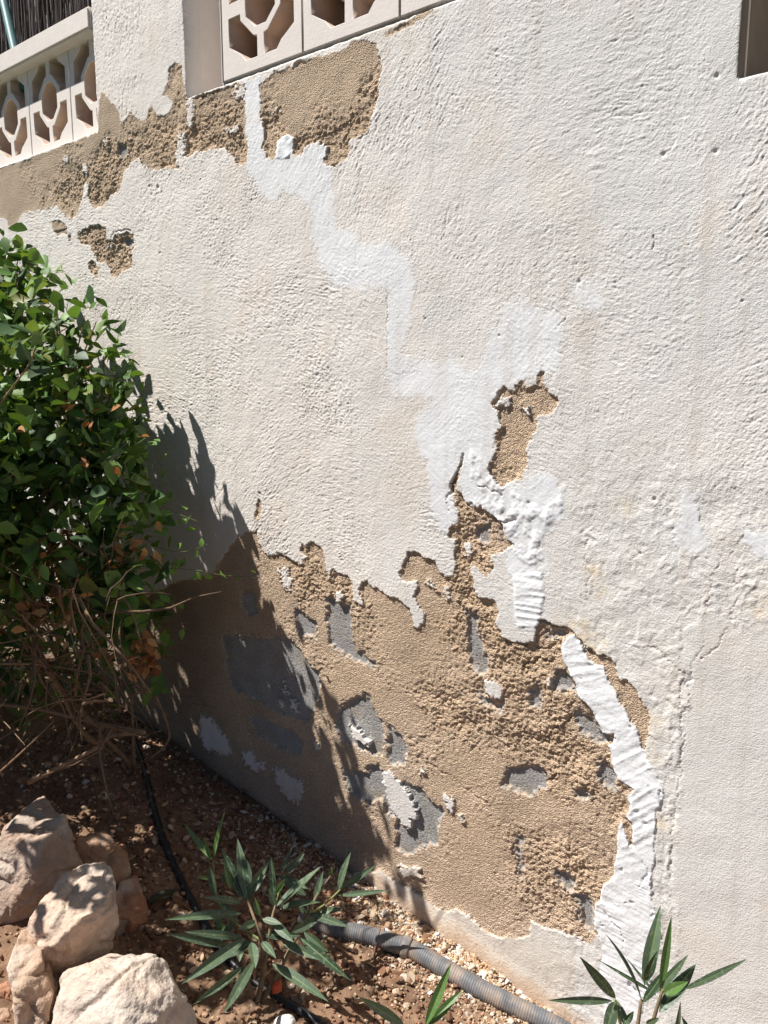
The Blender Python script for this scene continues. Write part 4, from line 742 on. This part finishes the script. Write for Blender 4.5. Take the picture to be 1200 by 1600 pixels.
for (bx_, by_, bz_, rad, den) in BW:
    c = Vector((bx_, by_, bz_)); px, py = bx_*90, bz_*90; n = int(5600*rad**2*den*1.5)
    for k in range(n):
        dv = Vector((r.gauss(0, 1), r.gauss(0, 1), r.gauss(0, 1))).normalized(); lump_ = 1+.22*mnoise.noise(dv*2.6+Vector((px*.1, py*.1, 0)))+.12*mnoise.noise(dv*6)
        q = r.random()**(.38); p = c+dv*rad*q*lump_
        if p.y > -.012: continue
        if mnoise.noise(p*9) < -.22 or mnoise.noise(p*21+Vector((9, 0, 0))) < -.42: continue
        sz = .030+.050*r.random()**1.3*(1 if rad > .1 else .85)
        t = r.random(); col = (.085, .170, .038) if t < .45 else ((.040, .085, .028) if t < .72 else ((.135, .215, .045) if t < .96 else (.17, .18, .04)))
        col = shade(r, .8, 1.25, col); put_leaf(gm, p, sz, col, r)
# creeping shoots that reach past the outline
def shoot(m, st, pts, n, size, col, r, rad=.0011):
    P = spline(pts, 8); st.tube(P, [rad*(1-.6*i/len(P)) for i in range(len(P))], 5, (.16, .20, .07))
    for k in range(n):
        i = int((k+.5)/n*(len(P)-1)); p = P[i]+Vector((r.gauss(0, .008), r.gauss(0, .006), r.gauss(0, .010))); put_leaf(m, p, size*r.uniform(.7, 1.2)*(1-.45*k/n), shade(r, .85, 1.2, col), r)
stm = MB(); Y_ = lambda a: [Vector(at_y(x, y, yy)) for x, y, yy in a]
for pts, n, sz in [(Y_([(150, 872, -.33), (220, 885, -.26), (300, 890, -.20), (345, 898, -.17), (400, 903, -.13)]), 11, .040), (Y_([(190, 800, -.28), (240, 850, -.24), (285, 862, -.22), (325, 850, -.20)]), 8, .044), (Y_([(185, 690, -.24), (222, 720, -.20), (240, 790, -.18), (262, 830, -.17)]), 6, .036),
    (Y_([(160, 560, -.22), (190, 545, -.2), (212, 580, -.18)]), 4, .055), (Y_([(100, 500, -.25), (140, 480, -.23), (158, 490, -.22)]), 3, .05), (Y_([(0, 400, -.25), (15, 375, -.24), (22, 385, -.24)]), 5, .05), (Y_([(190, 640, -.2), (215, 690, -.16), (222, 760, -.15)]), 5, .04),
    (Y_([(200, 690, -.22), (240, 720, -.18), (285, 800, -.16), (300, 830, -.16)]), 8, .045), (Y_([(205, 760, -.24), (250, 790, -.2), (310, 815, -.18)]), 7, .05), (Y_([(150, 540, -.22), (200, 560, -.19), (226, 610, -.18)]), 6, .055), (Y_([(60, 440, -.25), (95, 425, -.23), (120, 445, -.22)]), 5, .05), (Y_([(215, 930, -.3), (255, 925, -.26), (280, 960, -.24)]), 6, .05), (Y_([(180, 560, -.17), (184, 530, -.16), (186, 508, -.155)]), 2, .03), (Y_([(190, 700, -.24), (235, 690, -.2), (262, 720, -.17)]), 4, .035), (Y_([(200, 880, -.28), (262, 880, -.22), (290, 885, -.21)]), 8, .062), (Y_([(210, 950, -.3), (250, 980, -.25), (262, 1040, -.22)]), 5, .04)]:
    shoot(gm, stm, pts, n, sz, (.11, .22, .035), r)
gm.build('foliage', M_LEAF, bush)
dm = MB()
for (px, py, Y, rad, n) in [(30, 900, -.42, .11, 170), (60, 1010, -.40, .06, 50), (110, 850, -.38, .07, 40), (225, 1030, -.34, .04, 50), (100, 930, -.5, .10, 80), (200, 870, -.34, .06, 36), (170, 990, -.38, .05, 22), (30, 960, -.40, .07, 50), (120, 690, -.4, .12, 20)]:
    c = Vector(at_y(px, py, Y))
    for k in range(n):
        p = c+Vector((r.gauss(0, 1), r.gauss(0, 1), r.gauss(0, 1)))*rad*.6
        if p.y < -.02: put_leaf(dm, p, r.uniform(.022, .042), shade(r, .7, 1.25, r.choice([(.36, .17, .07), (.28, .12, .05), (.42, .24, .11)])), r)
dm.build('dry_leaves', M_DRY, bush)
BR = [([(190, 1150, -.26), (150, 1130, -.36), (100, 1085, -.44), (62, 1020, -.50), (40, 960, -.5), (15, 880, -.5), (-30, 800, -.5)], .013), ([(222, 1146, -.3), (180, 1148, -.36), (150, 1160, -.40), (120, 1130, -.44), (95, 1080, -.46)], .009), ([(225, 1145, -.34), (160, 1132, -.36), (60, 1108, -.44), (-30, 1098, -.52)], .010),
      ([(45, 1222, -.52), (90, 1200, -.48), (130, 1180, -.44), (160, 1165, -.42)], .010), ([(-20, 870, -.48), (30, 830, -.46), (70, 770, -.42), (105, 700, -.36), (130, 640, -.3)], .011), ([(0, 860, -.5), (50, 820, -.46), (105, 755, -.4), (140, 700, -.34)], .010), ([(150, 870, -.42), (95, 840, -.44), (60, 800, -.46)], .006),
      ([(210, 1200, -.2), (206, 1100, -.24), (205, 1050, -.28), (190, 1000, -.3)], .006), ([(0, 760, -.5), (60, 830, -.44), (100, 900, -.38), (115, 960, -.36)], .006), ([(-20, 1037, -.5), (60, 1038, -.48), (140, 1050, -.42)], .006), ([(0, 1206, -.6), (45, 1165, -.56), (85, 1125, -.5)], .004), ([(240, 1080, -.2), (265, 1150, -.16), (235, 1185, -.2)], .006),
      ([(55, 740, -.42), (95, 800, -.4), (60, 880, -.42)], .005), ([(0, 965, -.52), (40, 1010, -.46), (75, 1080, -.4), (120, 1120, -.36)], .005), ([(0, 630, -.62), (45, 570, -.58), (50, 545, -.55)], .003), ([(190, 1240, -.12), (205, 1200, -.2), (160, 1150, -.3)], .012)]
for pts, rd_ in BR:
    P = spline(Y_(pts), 6); stm.tube(P, [rd_*.80*(1-.45*i/len(P))*(1+.12*mnoise.noise(P[i]*40)) for i in range(len(P))], 8, shade(r, .8, 1.2, (.26, .165, .10)))
for k in range(260):   # tangle of thin twigs
    px, py = r.uniform(-60, 190), r.uniform(900, 1140); Y = r.uniform(-.62, -.3); rw = r.choice((.0012, .0018, .0026, .0045)); p = Vector(at_y(px, py, Y)); dv = Vector((r.gauss(.1, .7), r.gauss(0, .5), r.gauss(.1, .8))).normalized(); l = r.uniform(.08, .32); P = [p]
    for s_ in range(4): dv = (dv+Vector((r.gauss(0, .25), r.gauss(0, .25), r.gauss(0, .25)))).normalized(); P.append(P[-1]+dv*l/4)
    if all(q.y < -.015 and q.z > base_z(q.x)+.01 for q in P): stm.tube(P, [rw*(1-.15*i) for i in range(5)], 5, shade(r, .35, .95, (.20, .13, .08)))
for (bx_, by_, bz_, rad, den) in BL[8:18]:
    c = Vector((bx_, by_, bz_)); root = Vector(at_y(120, 1000, -.4))
    for k in range(9):
        dv = Vector((r.gauss(0, 1), r.gauss(0, .8), r.gauss(.3, .8))).normalized(); e2 = c+dv*rad*.85
        if e2.y < -.02: stm.tube(spline([c+(root-c)*.3, c+(root-c)*.12+dv*.03, e2], 4), [.004-.0003*i for i in range(9)], 5, (.17, .12, .07))
stm.build('branches', M_STEM, bush)
